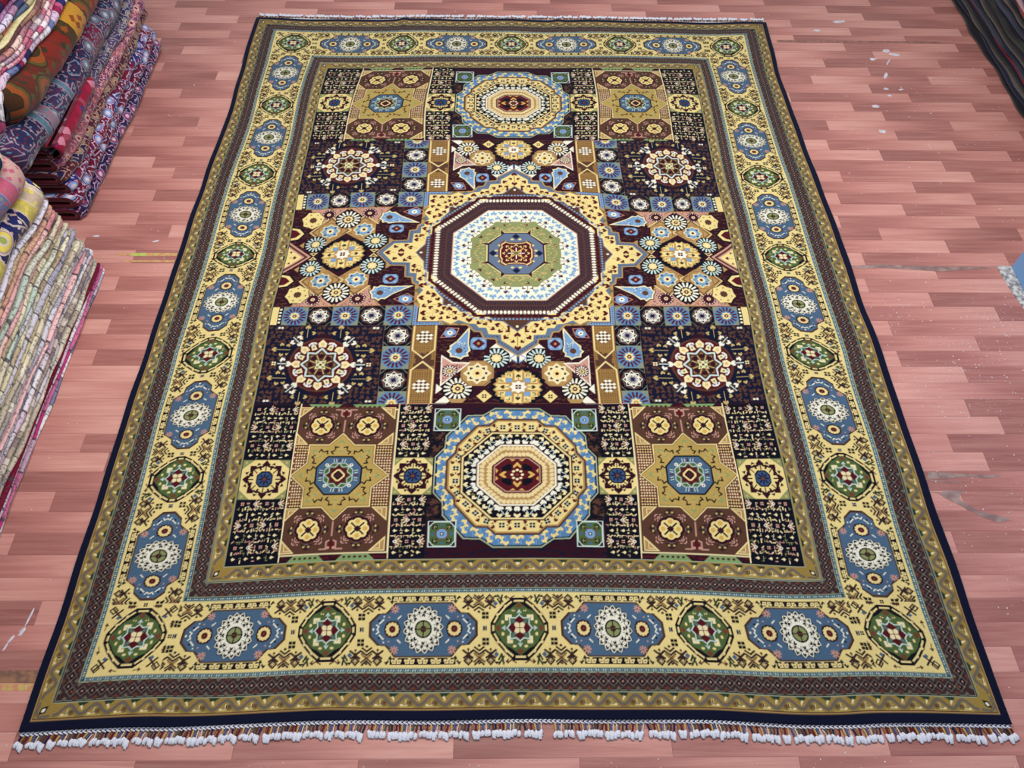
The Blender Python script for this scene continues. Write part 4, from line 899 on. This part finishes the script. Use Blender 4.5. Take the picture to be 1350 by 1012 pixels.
# ---- plaited end and tassels
def wool(name,c,c2=None):
    t=NT(name,.95,.1);tc=t.n('ShaderNodeTexCoord');nz=t.n('ShaderNodeTexNoise');nz.inputs['Scale'].default_value=500;t.l(tc.outputs['Object'],nz.inputs['Vector'])
    t.col(t.ramp(nz.outputs[0],[(.35,c),(.65,c2 or tuple(x*.8 for x in c))]));t.bump(nz.outputs[0],.0008,.6);t.b.inputs['Sheen Weight'].default_value=.2;return t.m
M_white=wool('white_cotton',(226,228,238),(196,198,212))
CORD=[wool('cord_'+n,c) for n,c in (('navy',(34,34,72)),('tan',(160,112,66)),('red',(104,32,34)),('yellow',(206,170,96)),('blue',(74,96,146)),('cream',(232,222,200)),('green',(84,94,76)),('brown',(96,58,44)))]
def plait(side):
    yv=-HL if side<0 else HL;sg=-1 if side<0 else 1;V=[];F=[]
    x=-HW+.6
    while x<HW-.6:
        X,Y=warp(x,yv);b=len(V);r=.0048
        for k in range(2):       # two crossing beads make the chain stitch
            for i in range(5):
                t=(i/4-.5)*2
                for j in range(5):
                    a=j*math.pi/4-0.0
                    u=t*.0062;v=(k-.5)*.0052+math.cos(a)*.0024*(1-.5*t*t);z=.003+math.sin(a)*.0042*(1-.45*t*t)
                    V.append((X+u+v*.55*(1 if k else -1)*0,Y+sg*(.004)+v+u*(.35 if k else -.35),z))
            o=b+k*25
            for i in range(4):
                for j in range(4):F.append((o+i*5+j,o+i*5+j+1,o+(i+1)*5+j+1,o+(i+1)*5+j))
        x+=1.15
    return mesh('fringe',V,F,True)
def tassel_mesh(seed,far=False):
    r_=random.Random(seed);V=[];F=[];mi=[]
    def tube(P,rad,m_):
        b=len(V);n=len(P);K=6
        for i,p in enumerate(P):
            d=Vector(P[min(i+1,n-1)])-Vector(P[max(i-1,0)]);d.normalize();s_=d.cross(Vector((0,0,1)));s_.normalize();u_=s_.cross(d)
            for k in range(K):
                a=k*2*math.pi/K;q_=Vector(p)+(s_*math.cos(a)+u_*math.sin(a))*rad[i];V.append((q_.x,q_.y,max(q_.z,.0004)))
        for i in range(n-1):
            for k in range(K):F.append((b+i*K+k,b+i*K+(k+1)%K,b+(i+1)*K+(k+1)%K,b+(i+1)*K+k));mi.append(m_)
    nc=r_.choice([3,3,4]);W=.0225
    for k in range(nc):
        x0=(k+.5)/nc*W-W/2;x1=x0*.8+r_.uniform(-.0015,.0015);ln=r_.uniform(.017,.021);c=(seed*3+k)%8+1
        P=[(x0+(x1-x0)*t,-.001-ln*t,.003+.0012*math.sin(t*3.1)) for t in (0,.33,.66,1)]
        tube(P,[.0022 if c!=6 else .0013]*4,c)
        # cotton end: a tied knot that opens into a flat brush
        ex=x1+r_.uniform(-.003,.003);L2=r_.uniform(.011,.017)
        P=[(x1,-ln+.001,.0035),(x1*.85+ex*.15,-ln-.0025,.0045),(ex,-ln-L2*.6,.0045),(ex,-ln-L2,.003)];tube(P,[.0026,.0044,.0052,.0036],0)
        for q in range(3):
            a=r_.uniform(-.5,.5);P=[(ex,-ln-L2*.5,.004),(ex+a*.004,-ln-L2*.9,.004),(ex+a*.008,-ln-L2*1.12,.0015)];tube(P,[.0032,.0026,.0008],0)
    me=mesh('tassel',V,F,True)
    for m_ in [M_white]+CORD:me.materials.append(m_)
    me.polygons.foreach_set('material_index',mi);return me
fr=put('fringe',plait(-1),M_white,rug)
TM=[tassel_mesh(s) for s in range(10)]
rt=random.Random(8);NT_=96;lean=[-.55*(1-k/95*2)+0 for k in range(NT_)]
for k in range(NT_):
    if k in(50,):continue
    x=-HW+1.4+k*(2*HW-2.8)/(NT_-1);X,Y=warp(x,-HL);t_=k/(NT_-1)
    o=bpy.data.objects.new('tassel',TM[k%10]);COL.objects.link(o);o.parent=fr
    ln_=(-.38*(1-t_*2.2) if t_<.45 else .55*(t_-.55)*(t_>.55))+rt.gauss(0,.09)
    o.location=(X,Y-.0075,0);o.rotation_euler=(0,0,ln_);o.scale=(1.12,rt.uniform(.92,1.1),rt.uniform(.9,1.2))
ff=put('fringe',plait(1),M_white,rug)
V=[];F=[];mi=[]
for k in range(100):
    x=-HW+1.4+k*(2*HW-2.8)/99;X,Y=warp(x,HL);s_=TM[(k*3)%10];b=len(V);a=math.pi+rt.gauss(0,.15);ca,sa=math.cos(a),math.sin(a);ky=rt.uniform(.9,1.15)
    for v in s_.vertices:V.append((X+1.12*v.co.x*ca-v.co.y*ky*sa,Y+.0075+1.12*v.co.x*sa+v.co.y*ky*ca,v.co.z))
    for p in s_.polygons:F.append([b+q for q in p.vertices]);mi.append(p.material_index)
me=mesh('tassels',V,F,True)
for m_ in [M_white]+CORD:me.materials.append(m_)
me.polygons.foreach_set('material_index',mi);o=bpy.data.objects.new('tassels',me);COL.objects.link(o);o.parent=ff;o['kind']='stuff'
# ================= folded rugs piled at the sides =================
def floral(name,ground,ground2,line_,petal,heart,accent,scale=14,bands=None,rough=.95,vine_=.5):
    t=NT(name,rough,.1);uv=t.n('ShaderNodeUVMap')
    mp=t.n('ShaderNodeMapping');mp.inputs['Location'].default_value=(hash_(name)*7,hash_(name+'b')*5,0);t.l(uv.outputs[0],mp.inputs[0])
    wv=t.n('ShaderNodeTexNoise');wv.inputs['Scale'].default_value=9;t.l(mp.outputs[0],wv.inputs['Vector'])
    off=t.n('ShaderNodeVectorMath',operation='SCALE');t.l(wv.outputs['Color'],off.inputs[0]);off.inputs['Scale'].default_value=.035
    P=t.n('ShaderNodeVectorMath',operation='ADD');t.l(mp.outputs[0],P.inputs[0]);t.l(off.outputs[0],P.inputs[1])
    def vor(sc_,feat='F1',ex='EUCLIDEAN'):
        v=t.n('ShaderNodeTexVoronoi',voronoi_dimensions='2D',feature=feat)
        if feat!='DISTANCE_TO_EDGE':v.distance=ex
        v.inputs['Scale'].default_value=sc_;t.l(P.outputs[0],v.inputs['Vector']);return v
    big=vor(scale*.42);c=t.ramp(t.math('MULTIPLY',vor(scale*.16).outputs['Distance'],1.0),[(0,ground),(.33,ground2)],True)
    e=vor(scale*.5,'DISTANCE_TO_EDGE');ln=t.math('LESS_THAN',t.math('ABSOLUTE',t.math('SUBTRACT',e.outputs[0],.16)),.035)
    c=t.mix(t.math('MULTIPLY',ln,vine_*1.6),c,lin(line_))
    small=vor(scale*2.1,'F1','MANHATTAN');sm=t.ramp(small.outputs['Distance'],[(0,(255,255,255)),(.34,(0,0,0))],True)
    sc2=t.ramp(t.n('ShaderNodeSeparateColor').outputs[0],[(0,petal)]) if 0 else None
    spc=t.n('ShaderNodeSeparateColor');t.l(small.outputs['Color'],spc.inputs[0])
    c=t.mix(sm,c,t.ramp(spc.outputs[0],[(0,accent),(.3,petal),(.55,line_),(.8,ground)],True))
    bd=big.outputs['Distance'];spb=t.n('ShaderNodeSeparateColor');t.l(big.outputs['Color'],spb.inputs[0])
    ring=t.ramp(bd,[(0,heart),(.10,line_),(.15,petal),(.26,accent),(.31,line_)],True)
    on=t.math('MULTIPLY',t.math('LESS_THAN',bd,.345),t.math('GREATER_THAN',spb.outputs[0],.3))
    c=t.mix(on,c,ring)
    if bands:
        sx=t.n('ShaderNodeSeparateXYZ');t.l(uv.outputs[0],sx.inputs[0]);u=sx.outputs[0]
        for (a,b_,col_) in bands:
            f_=t.math('MULTIPLY',t.math('GREATER_THAN',u,a),t.math('LESS_THAN',u,b_))
            inner=t.mix(sm,lin(col_),lin(petal));c=t.mix(t.math('MULTIPLY',f_,.92),c,inner)
            for q in(a,b_):c=t.mix(t.math('LESS_THAN',t.math('ABSOLUTE',t.math('SUBTRACT',u,q)),.0022),c,lin(line_))
    nz=t.n('ShaderNodeTexNoise');nz.inputs['Scale'].default_value=260;t.l(uv.outputs[0],nz.inputs['Vector'])
    c=t.mix(.5,c,t.ramp(nz.outputs[0],[(.3,(118,118,118)),(.7,(205,205,205))]),'SOFT_LIGHT')
    t.col(c);t.b.inputs['Sheen Weight'].default_value=.15;t.bump(nz.outputs[0],.001,.5);return t.m
def hash_(s):return (sum((i+1)*ord(ch) for i,ch in enumerate(s))*0.6180339)%1
def dashes(name,cols,freq=26,tick=(60,50,62),tk=.13,f2=.45):
    t=NT(name,.95,.1);uv=t.n('ShaderNodeUVMap');sx=t.n('ShaderNodeSeparateXYZ');t.l(uv.outputs[0],sx.inputs[0])
    nz0=t.n('ShaderNodeTexNoise');nz0.inputs['Scale'].default_value=3;t.l(uv.outputs[0],nz0.inputs['Vector'])
    u=t.math('ADD',t.math('ADD',sx.outputs[0],t.math('MULTIPLY',sx.outputs[1],.25)),hash_(name)*9)
    u=t.math('ADD',u,t.math('MULTIPLY',nz0.outputs[0],.08))
    v=t.n('ShaderNodeTexVoronoi',voronoi_dimensions='1D');v.inputs['Scale'].default_value=freq;t.l(u,v.inputs['W'])
    sp=t.n('ShaderNodeSeparateColor');t.l(v.outputs['Color'],sp.inputs[0]);k=len(cols)
    c=t.ramp(sp.outputs[0],[(i/k,x) for i,x in enumerate(cols)],True)
    e=t.n('ShaderNodeTexVoronoi',voronoi_dimensions='1D',feature='DISTANCE_TO_EDGE');e.inputs['Scale'].default_value=freq;t.l(u,e.inputs['W'])
    on=t.math('MULTIPLY',t.math('LESS_THAN',e.outputs[0],tk*.5),t.math('GREATER_THAN',sp.outputs[1],f2))
    c=t.mix(t.math('MULTIPLY',on,.85),c,lin(tick))
    v2=t.n('ShaderNodeTexVoronoi',voronoi_dimensions='2D');v2.inputs['Scale'].default_value=190;t.l(uv.outputs[0],v2.inputs['Vector'])
    s2=t.n('ShaderNodeSeparateColor');t.l(v2.outputs['Color'],s2.inputs[0])
    c=t.mix(t.math('MULTIPLY',t.math('GREATER_THAN',s2.outputs[0],.84),.5),c,lin(tick))
    nz=t.n('ShaderNodeTexNoise');nz.inputs['Scale'].default_value=170;t.l(uv.outputs[0],nz.inputs['Vector'])
    c=t.mix(.45,c,t.ramp(nz.outputs[0],[(.3,(120,120,120)),(.7,(200,200,200))]),'SOFT_LIGHT')
    t.col(c);t.bump(nz.outputs[0],.0012,.6);return t.m
M_back=wool('rug_back_crimson',(104,20,38),(70,12,28));M_backw=wool('rug_back_pale',(178,160,158),(140,124,124));M_backd=wool('rug_back_dark',(30,26,40))
def layer(name,label,group,ys,face,bot,thk,mat,back,side=1,depth=.5,drape=None,hollow=True,tip0=0,tip1=0,sheet=.008,sag=0):
    # U-shaped folded rug swept along y; side=+1 : fold faces +x ; face/bot/thk are functions of y
    V=[];F=[];mi=[];UV=[];NA=7;rings=[]
    n=len(ys)
    for s_,y in enumerate(ys):
        t=thk(y);b=bot(y);x0=face(y);endf=0
        e0=(y-ys[0]);e1=(ys[-1]-y)
        if tip0 and e0<tip0:k=1-e0/tip0;endf+=k*k*.35
        if tip1 and e1<tip1:k=1-e1/tip1;endf+=k*k*.45
        st=min(sheet,t*.40);r=t/2*(1-.0*endf);cx=-r
        x0=x0-endf*t*1.0
        out=[(-depth,t),(-depth*.6,t),(-depth*.25,t),(-r*1.6,t*(1+.02))]+[(cx+r*math.sin(math.pi*k/NA),t/2+r*math.cos(math.pi*k/NA)) for k in range(NA+1)]+[(-r*1.6,0),(-depth*.25,0),(-depth*.6,0),(-depth,0)]
        ri=max(r-st,.0004)
        inn=[(-depth,t-st),(-depth*.6,t-st),(-depth*.25,t-st),(-r*1.6,t-st)]+[(cx+ri*math.sin(math.pi*k/NA),t/2+ri*math.cos(math.pi*k/NA)) for k in range(NA+1)]+[(-r*1.6,st),(-depth*.25,st),(-depth*.6,st),(-depth,st)]
        arc=[0]
        for a,c_ in zip(out,out[1:]):arc.append(arc[-1]+math.hypot(c_[0]-a[0],c_[1]-a[1]))
        ring=[]
        for lst,inner in((out,0),(inn,1)):
            for k,(px,pz) in enumerate(lst):
                X=x0+side*px;Z=b+pz;Y=y
                if drape and y<drape[0]:
                    yp,zp,rm=drape;s__=yp-y;h=Z-zp;a=s__/rm
                    if a<math.pi/2:Y=yp-h*math.sin(a);Z=zp+h*math.cos(a)
                    else:Y=yp-h;Z=zp-(s__-rm*math.pi/2)
                    X-=side*.75*max(0,s__-rm*.6)
                ring.append(len(V));V.append((X,Y,Z));UV.append((y,arc[k]+(.3 if inner else 0)))
        rings.append(ring)
    K=len(rings[0])//2
    for a,c_ in zip(rings,rings[1:]):
        for k in range(K-1):
            F.append((a[k],a[k+1],c_[k+1],c_[k]));mi.append(0)
            F.append((a[K+k],c_[K+k],c_[K+k+1],a[K+k+1]));mi.append(1)
        for k in(0,K-1):F.append((a[k],c_[k],c_[K+k],a[K+k]));mi.append(0)
    for rr in(rings[0],rings[-1]):
        for k in range(K-1):F.append((rr[k],rr[K+k],rr[K+k+1],rr[k+1]));mi.append(1)
    me=mesh(name,V,F,True);me.polygons.foreach_set('material_index',mi)
    ul=me.uv_layers.new(name='UVMap');li=np.empty(len(me.loops),np.int32);me.loops.foreach_get('vertex_index',li)
    ul.data.foreach_set('uv',np.array(UV,np.float32)[li].ravel())
    bm=bmesh.new();bm.from_mesh(me);bmesh.ops.recalc_face_normals(bm,faces=bm.faces);bm.to_mesh(me);bm.free()
    o=put(name,me,[mat,back]);tag(o,label,'rug',group);return o
def pile(specs,face,y0,y1,side,group,seed,depth=.5,amp=.004,z0=.0004):
    r_=random.Random(seed);bots=[];N=len(specs)
    ph=[(r_.uniform(0,6),r_.uniform(3,9),r_.uniform(0,6)) for _ in specs]
    def tk(i):
        t=specs[i]['t'];a,f_,_=ph[i];w_=specs[i].get('w',.10)
        return lambda y:t*(1+w_*math.sin(f_*y+a)+w_*.5*math.sin(f_*3.1*y+2*a))
    tf=[tk(i) for i in range(N)];out=[]
    for i,s in enumerate(specs):
        def bot(y,i=i):return z0+sum(tf[j](y) for j in range(i) if not specs[j].get('skip'))+.0006*i
        a,f_,b=ph[i];dx=s.get('dx',0);lean_=s.get('lean',0)
        def fc(y,a=a,f_=f_,b=b,dx=dx):return face+side*(dx+amp*math.sin(f_*1.7*y+b)+amp*.5*math.sin(f_*4.3*y+a))
        ya=s.get('y0',y0)+r_.uniform(-.022,.022);yb=s.get('y1',y1)+r_.uniform(-.008,.008)
        n=max(8,int((yb-ya)/.022));ys=[ya+(yb-ya)*k/n for k in range(n+1)]
        out.append(layer(s.get('n','folded_rug'),s['l'],s.get('g',group),ys,fc,bot,tf[i],s['m'],s.get('b',M_back),side,s.get('d',depth),s.get('drape'),sheet=s.get('s',.019),tip0=s.get('tip0',.03),tip1=s.get('tip1',.03)))
    return out
navy=(30,30,78);crim=(128,24,52)
A1=floral('navy_pink_floral',(28,26,66),(44,30,70),(196,160,186),(150,60,96),(204,190,200),(84,98,140),36)
A2=floral('crimson_white_floral',(122,22,52),(104,18,44),(196,176,200),(140,160,200),(214,208,216),(50,44,84),30)
A3=floral('blue_white_floral',(44,50,116),(122,26,54),(206,196,220),(130,160,214),(220,212,222),(150,40,70),34)
A4=floral('brown_navy_floral',(40,38,82),(92,34,54),(190,160,140),(170,130,100),(120,30,50),(110,120,124),36)
A5=floral('salmon_floral',(166,90,104),(120,60,92),(206,160,166),(230,170,150),(100,30,60),(104,98,130),42)
A6=floral('grey_blue_floral',(84,66,104),(60,48,90),(190,170,180),(150,150,130),(120,30,60),(84,104,118),44)
A6b=floral('crimson_plain_floral',(152,22,58),(134,18,50),(190,120,140),(120,60,110),(220,180,90),(60,50,110),8,vine_=.15)
A7=floral('wide_blue_floral',(38,40,76),(62,48,84),(158,136,150),(96,128,150),(176,190,190),(104,30,56),30,bands=((2.24,2.27,(84,122,140)),(2.46,2.485,(92,122,142)),(2.285,2.33,(150,112,126)),(2.76,2.86,(120,24,56))))
A8=floral('rust_gold_floral',(120,34,24),(96,34,22),(60,44,26),(140,70,30),(70,44,26),(84,74,36),11,bands=((2.62,2.66,(66,54,30)),(2.66,2.78,(186,136,44))),vine_=.3)
P1=dashes('lilac_navy_dash',[(206,184,204),(190,90,130),(44,50,104),(226,220,226),(150,40,84),(110,120,160)],40)
P2=dashes('pink_dash',[(214,140,160),(222,180,190),(200,100,130),(232,218,224)],22)
P3=dashes('pale_pink_dash',[(222,190,196),(196,120,140),(228,214,210),(176,150,166)],26)
P4=dashes('brown_tick_dash',[(134,96,96),(150,112,104),(116,82,84),(168,130,110)],38,(70,44,52))
P5=plainmat('cream_cord',(216,206,160),.9,.1,60,(196,184,138))
K2=dashes('kilim_wine',[(92,18,38),(120,24,40),(70,20,50),(150,60,44),(84,14,32)],16,(36,14,24))
P6=dashes('mixed_dash',[(176,168,128),(196,110,84),(90,104,130),(200,190,160),(150,130,96)],9)
P7=dashes('grey_blue_dash',[(120,130,160),(206,196,214),(64,70,104),(170,130,160)],20)
P8=dashes('lilac_dash',[(192,140,182),(206,160,196),(226,206,226),(172,120,160)],16,(110,60,100),.08)
K1=dashes('kilim_red_patch',[(84,16,34),(150,30,40),(50,40,84),(176,84,50),(96,20,40),(110,24,44)],22,(40,16,26))
pv=(2.24,.455,.03)
g_='folded rugs in the tall pile at the left'
SA=[dict(t=.052,m=A1,l='navy and pink floral folded rug, lowest in the tall red pile, lying on the floor',dx=.0),
 dict(t=.050,m=A2,l='crimson folded rug with white and blue flowers, second from the floor in the tall pile',dx=-.004),
 dict(t=.048,m=A3,l='blue and white floral folded rug, third from the floor in the tall pile',dx=-.002,y1=3.28),
 dict(t=.046,m=A4,l='navy and brown patterned folded rug, fourth from the floor in the tall pile',dx=-.006),
 dict(t=.048,m=A5,l='salmon pink floral folded rug halfway up the tall pile',dx=-.004,y0=2.22),
 dict(t=.040,m=A6,l='grey-violet folded rug directly under the wide navy one in the tall pile',dx=-.008,y0=2.22),
 dict(t=.122,m=A7,l='wide navy floral folded rug with teal cross bands and crimson back in the tall pile',dx=-.006,s=.013,y0=2.05,w=.04,d=.6),
 dict(t=.120,m=A8,l='rust and gold folded rug under the pink layers of the tall pile',dx=-.0,s=.012,y0=2.17,y1=3.2,w=.05,b=M_backd),
 dict(t=.022,m=P1,l='lilac rug edge with navy blocks draped over the end of the rust rug',dx=-.03,y0=2.06,drape=pv,b=M_backw),
 dict(t=.016,m=P2,l='rose pink thin folded rug draped over, second above the rust rug',dx=-.036,y0=2.05,drape=pv,b=M_backw),
 dict(t=.016,m=P3,l='pale pink thin folded rug draped over, third above the rust rug',dx=-.040,y0=2.05,drape=pv,b=M_backw),
 dict(t=.017,m=dashes('salmon_dash',[(206,150,140),(226,196,186),(170,120,130)],17),l='salmon thin folded rug draped over, fourth above the rust rug',dx=-.041,y0=2.05,drape=pv,b=M_backw),
 dict(t=.018,m=P4,l='brown ticked thin folded rug just below the cream cord line',dx=-.042,y0=2.08,drape=pv,b=M_backw),
 dict(t=.007,m=P5,l='thin cream edged rug showing as a bright line in the tall pile',dx=-.040,y0=2.10,drape=pv,b=M_backw,n='folded_rug'),
 dict(t=.017,m=P6,l='beige and orange blocked folded rug above the cream line',dx=-.046,y0=2.12,drape=pv,b=M_backw),
 dict(t=.015,m=P7,l='grey-blue speckled thin folded rug beneath the lilac one',dx=-.050,b=M_backw),
 dict(t=.018,m=P8,l='lilac pink folded rug near the top of the tall pile',dx=-.052,b=M_backw),
 dict(t=.030,m=K1,l='dark red patched flatweave just above the lilac rug in the tall pile',dx=-.056,b=M_back,w=.03),
 dict(t=.060,m=K2,l='wine red flatweave topmost on the tall pile',dx=-.075,b=M_back,w=.03)]
pile(SA,-1.553,2.19,3.32,1,g_,4,depth=.52,amp=.006)
# a short crimson rug rolled in front of the pile
layer('folded_rug','short crimson folded rug squeezed into the front of the tall pile','folded rugs in the tall pile at the left' and None,[2.2+k*.022 for k in range(20)],lambda y:-1.528+.003*math.sin(9*y),lambda y:.270,lambda y:.050*min(1,(2.66-y)/.08+.4),A6b,M_back,1,.06)
# near pale pile
wh=(214,208,214)
EC=[('grey_white_edge',[(206,202,206),(176,176,190),(120,124,150),(224,220,220)],22),('magenta_edge',[(186,60,120),(200,110,150),(190,160,176)],8),('white_pink_edge',[(226,216,222),(214,190,204),(232,228,230)],14),
 ('maroon_edge',[(100,16,42),(116,22,50),(92,12,38)],4),('ivory_edge',[(216,206,182),(196,184,164),(226,218,200)],17),('beige_tick_edge',[(170,156,140),(206,196,180),(140,126,120)],34),
 ('grey_edge',[(190,186,196),(206,202,210),(164,160,176)],10),('yellow_cream_edge',[(222,212,164),(206,190,150),(228,222,196)],13),('ash_edge',[(168,166,176),(196,194,200),(130,132,146)],30),
 ('rose_line_edge',[(222,160,160),(232,190,186),(214,140,146)],6),('pearl_edge',[(208,204,214),(222,218,226),(190,186,202)],18),('stone_edge',[(160,152,144),(196,188,172),(214,206,190)],28),
 ('cream_edge',[(228,220,190),(214,204,170),(190,170,140)],15),('mint_edge',[(186,200,186),(206,206,190),(206,196,172)],7),('pink_edge',[(220,170,170),(228,186,180),(206,140,146)],6),
 ('brown_fleck_edge',[(150,120,104),(196,170,140),(110,84,84),(214,196,160)],30),('peach_edge',[(214,168,144),(204,158,138),(222,190,170)],5),('lilac_white_edge',[(224,212,230),(232,226,238),(206,196,216)],7)]
words=['grey-white','magenta','white-pink','dark maroon','ivory','beige ticked','light grey','yellow-cream','ash grey','rose pink','pearl grey','stone','cream','mint green','soft pink','brown flecked','peach','lilac white']
ordn=['lowest','second','third','fourth','fifth','sixth','seventh','eighth','ninth','tenth','eleventh','twelfth','thirteenth','fourteenth','fifteenth','sixteenth','seventeenth','eighteenth','nineteenth','twentieth','twenty-first','twenty-second','twenty-third','twenty-fourth','twenty-fifth']
seqB=[0,1,2,3,4,6,5,2,8,9,10,11,4,7,6,12,8,13,12,14,13,15,14,16,15,17]
tt=[.010,.006,.016,.008,.015,.014,.012,.017,.013,.007,.019,.013,.016,.014,.018,.013,.012,.010,.016,.012,.014,.013,.015,.014,.015,.013]
EM=[dashes(nm,cs,fq,(74,66,76),.10) for nm,cs,fq in EC]
SB=[]
for i,ci in enumerate(seqB):
    od=f'{ordn[i]} from the floor' if i<25 else 'just under the navy floral rug'
    SB.append(dict(t=tt[i]*1.055,m=EM[ci],l=f'{words[ci]} thin folded rug in the pale near pile, {od}',dx=.003*math.sin(i*2.3)-.0022*(i>0)-.0004*i,b=M_backw,y1=1.93-.0021*i+.008*math.sin(i*1.9),w=.12,s=.005,tip1=.010))
B1=floral('navy_yellow_floral',(26,28,84),(34,36,92),(206,190,180),(214,196,90),(150,160,90),(176,150,140),20,bands=((1.78,1.83,(190,170,150)),(1.845,1.895,(30,40,104)),(1.83,1.845,(200,180,160)),(1.73,1.78,(196,180,90)),(1.50,1.545,(196,180,90)),(1.455,1.50,(190,160,140)),(1.22,1.45,(92,132,196))))
B2=floral('faded_blue_pink',(92,98,142),(104,104,146),(150,130,150),(180,90,110),(190,170,150),(120,130,120),18,bands=((1.70,1.76,(184,84,108)),(1.76,1.86,(190,150,140))),vine_=.2)
B3=dashes('cream_navy_stripe',[(214,206,176),(40,60,90),(190,190,170),(24,44,60),(226,218,190)],20,(30,40,60),.2,.2)
SB+= [dict(t=.088,m=B1,l='thick navy floral folded rug with yellow bands on the pale near pile',dx=.004,b=M_backw,y1=1.885,w=.04,s=.014,tip1=.05),
 dict(t=.098,m=B2,l='faded blue and pink folded rug on top of the navy floral one',dx=.004,b=M_backw,y1=1.87,w=.04,s=.014,tip1=.06),
 dict(t=.075,m=B3,l='cream and navy striped folded rug topmost on the near pile',dx=-.004,b=wool('peach_back',(216,170,150)),y1=1.83,w=.04,s=.014,tip1=.05)]
pile(SB,-1.415,.35,1.92,1,'folded rugs in the pale pile nearest the camera',11,depth=.5,amp=.0035)
# dark flatweaves on the right
DK=[('black_weave',(14,14,22),(22,22,34)),('navy_weave',(14,20,40),(20,28,52)),('charcoal_weave',(24,24,30),(34,32,38))]
DM=[wool(a,b,c) for a,b,c in DK];PIP={n:wool(n+'_piping',c) for n,c in (('red',(120,20,44)),('grey',(64,66,84)),('beige',(96,84,74)),('olive',(52,50,42)),('pink',(190,150,160)),('rust',(140,60,56)))}
SC=[];seq=[('k',0,.026),('k',1,.020),('p','beige',.003),('k',0,.030),('p','red',.006),('p','grey',.0028),('k',1,.024),('p','beige',.003),('k',2,.022),('p','olive',.0035),('k',0,.026),('p','grey',.003),('k',1,.026),('p','beige',.006),('k',0,.018),('p','rust',.006),('p','pink',.008),('k',1,.03)]
kn=0
dword=['black','deep navy','charcoal']
dord=['lowest on the floor','second from the floor','third dark layer from the floor','fourth dark layer from the floor','fifth dark layer from the floor','sixth dark layer from the floor','seventh dark layer from the floor','eighth dark layer from the floor','topmost dark layer'];pn={}
for i,(k,c,t) in enumerate(seq):
    if k=='k':SC.append(dict(t=t,m=DM[c],l=f'{dword[c]} folded flatweave in the right-hand pile, {dord[kn]}',b=M_backd,dx=-.003*i,w=.12));kn+=1
    else:
        pn[c]=pn.get(c,0)+1;od={1:'lowest of its colour',2:'second of its colour from below',3:'third of its colour'}[pn[c]]
        SC.append(dict(t=t,m=PIP[c],l=f'thin {c} edged flatweave in the dark right-hand pile, {od}',b=M_backd,dx=.001-.003*i,w=.2))
pile(SC,2.262,2.42,4.7,-1,'folded flatweaves in the dark pile at the right',21,depth=.5,amp=.006)
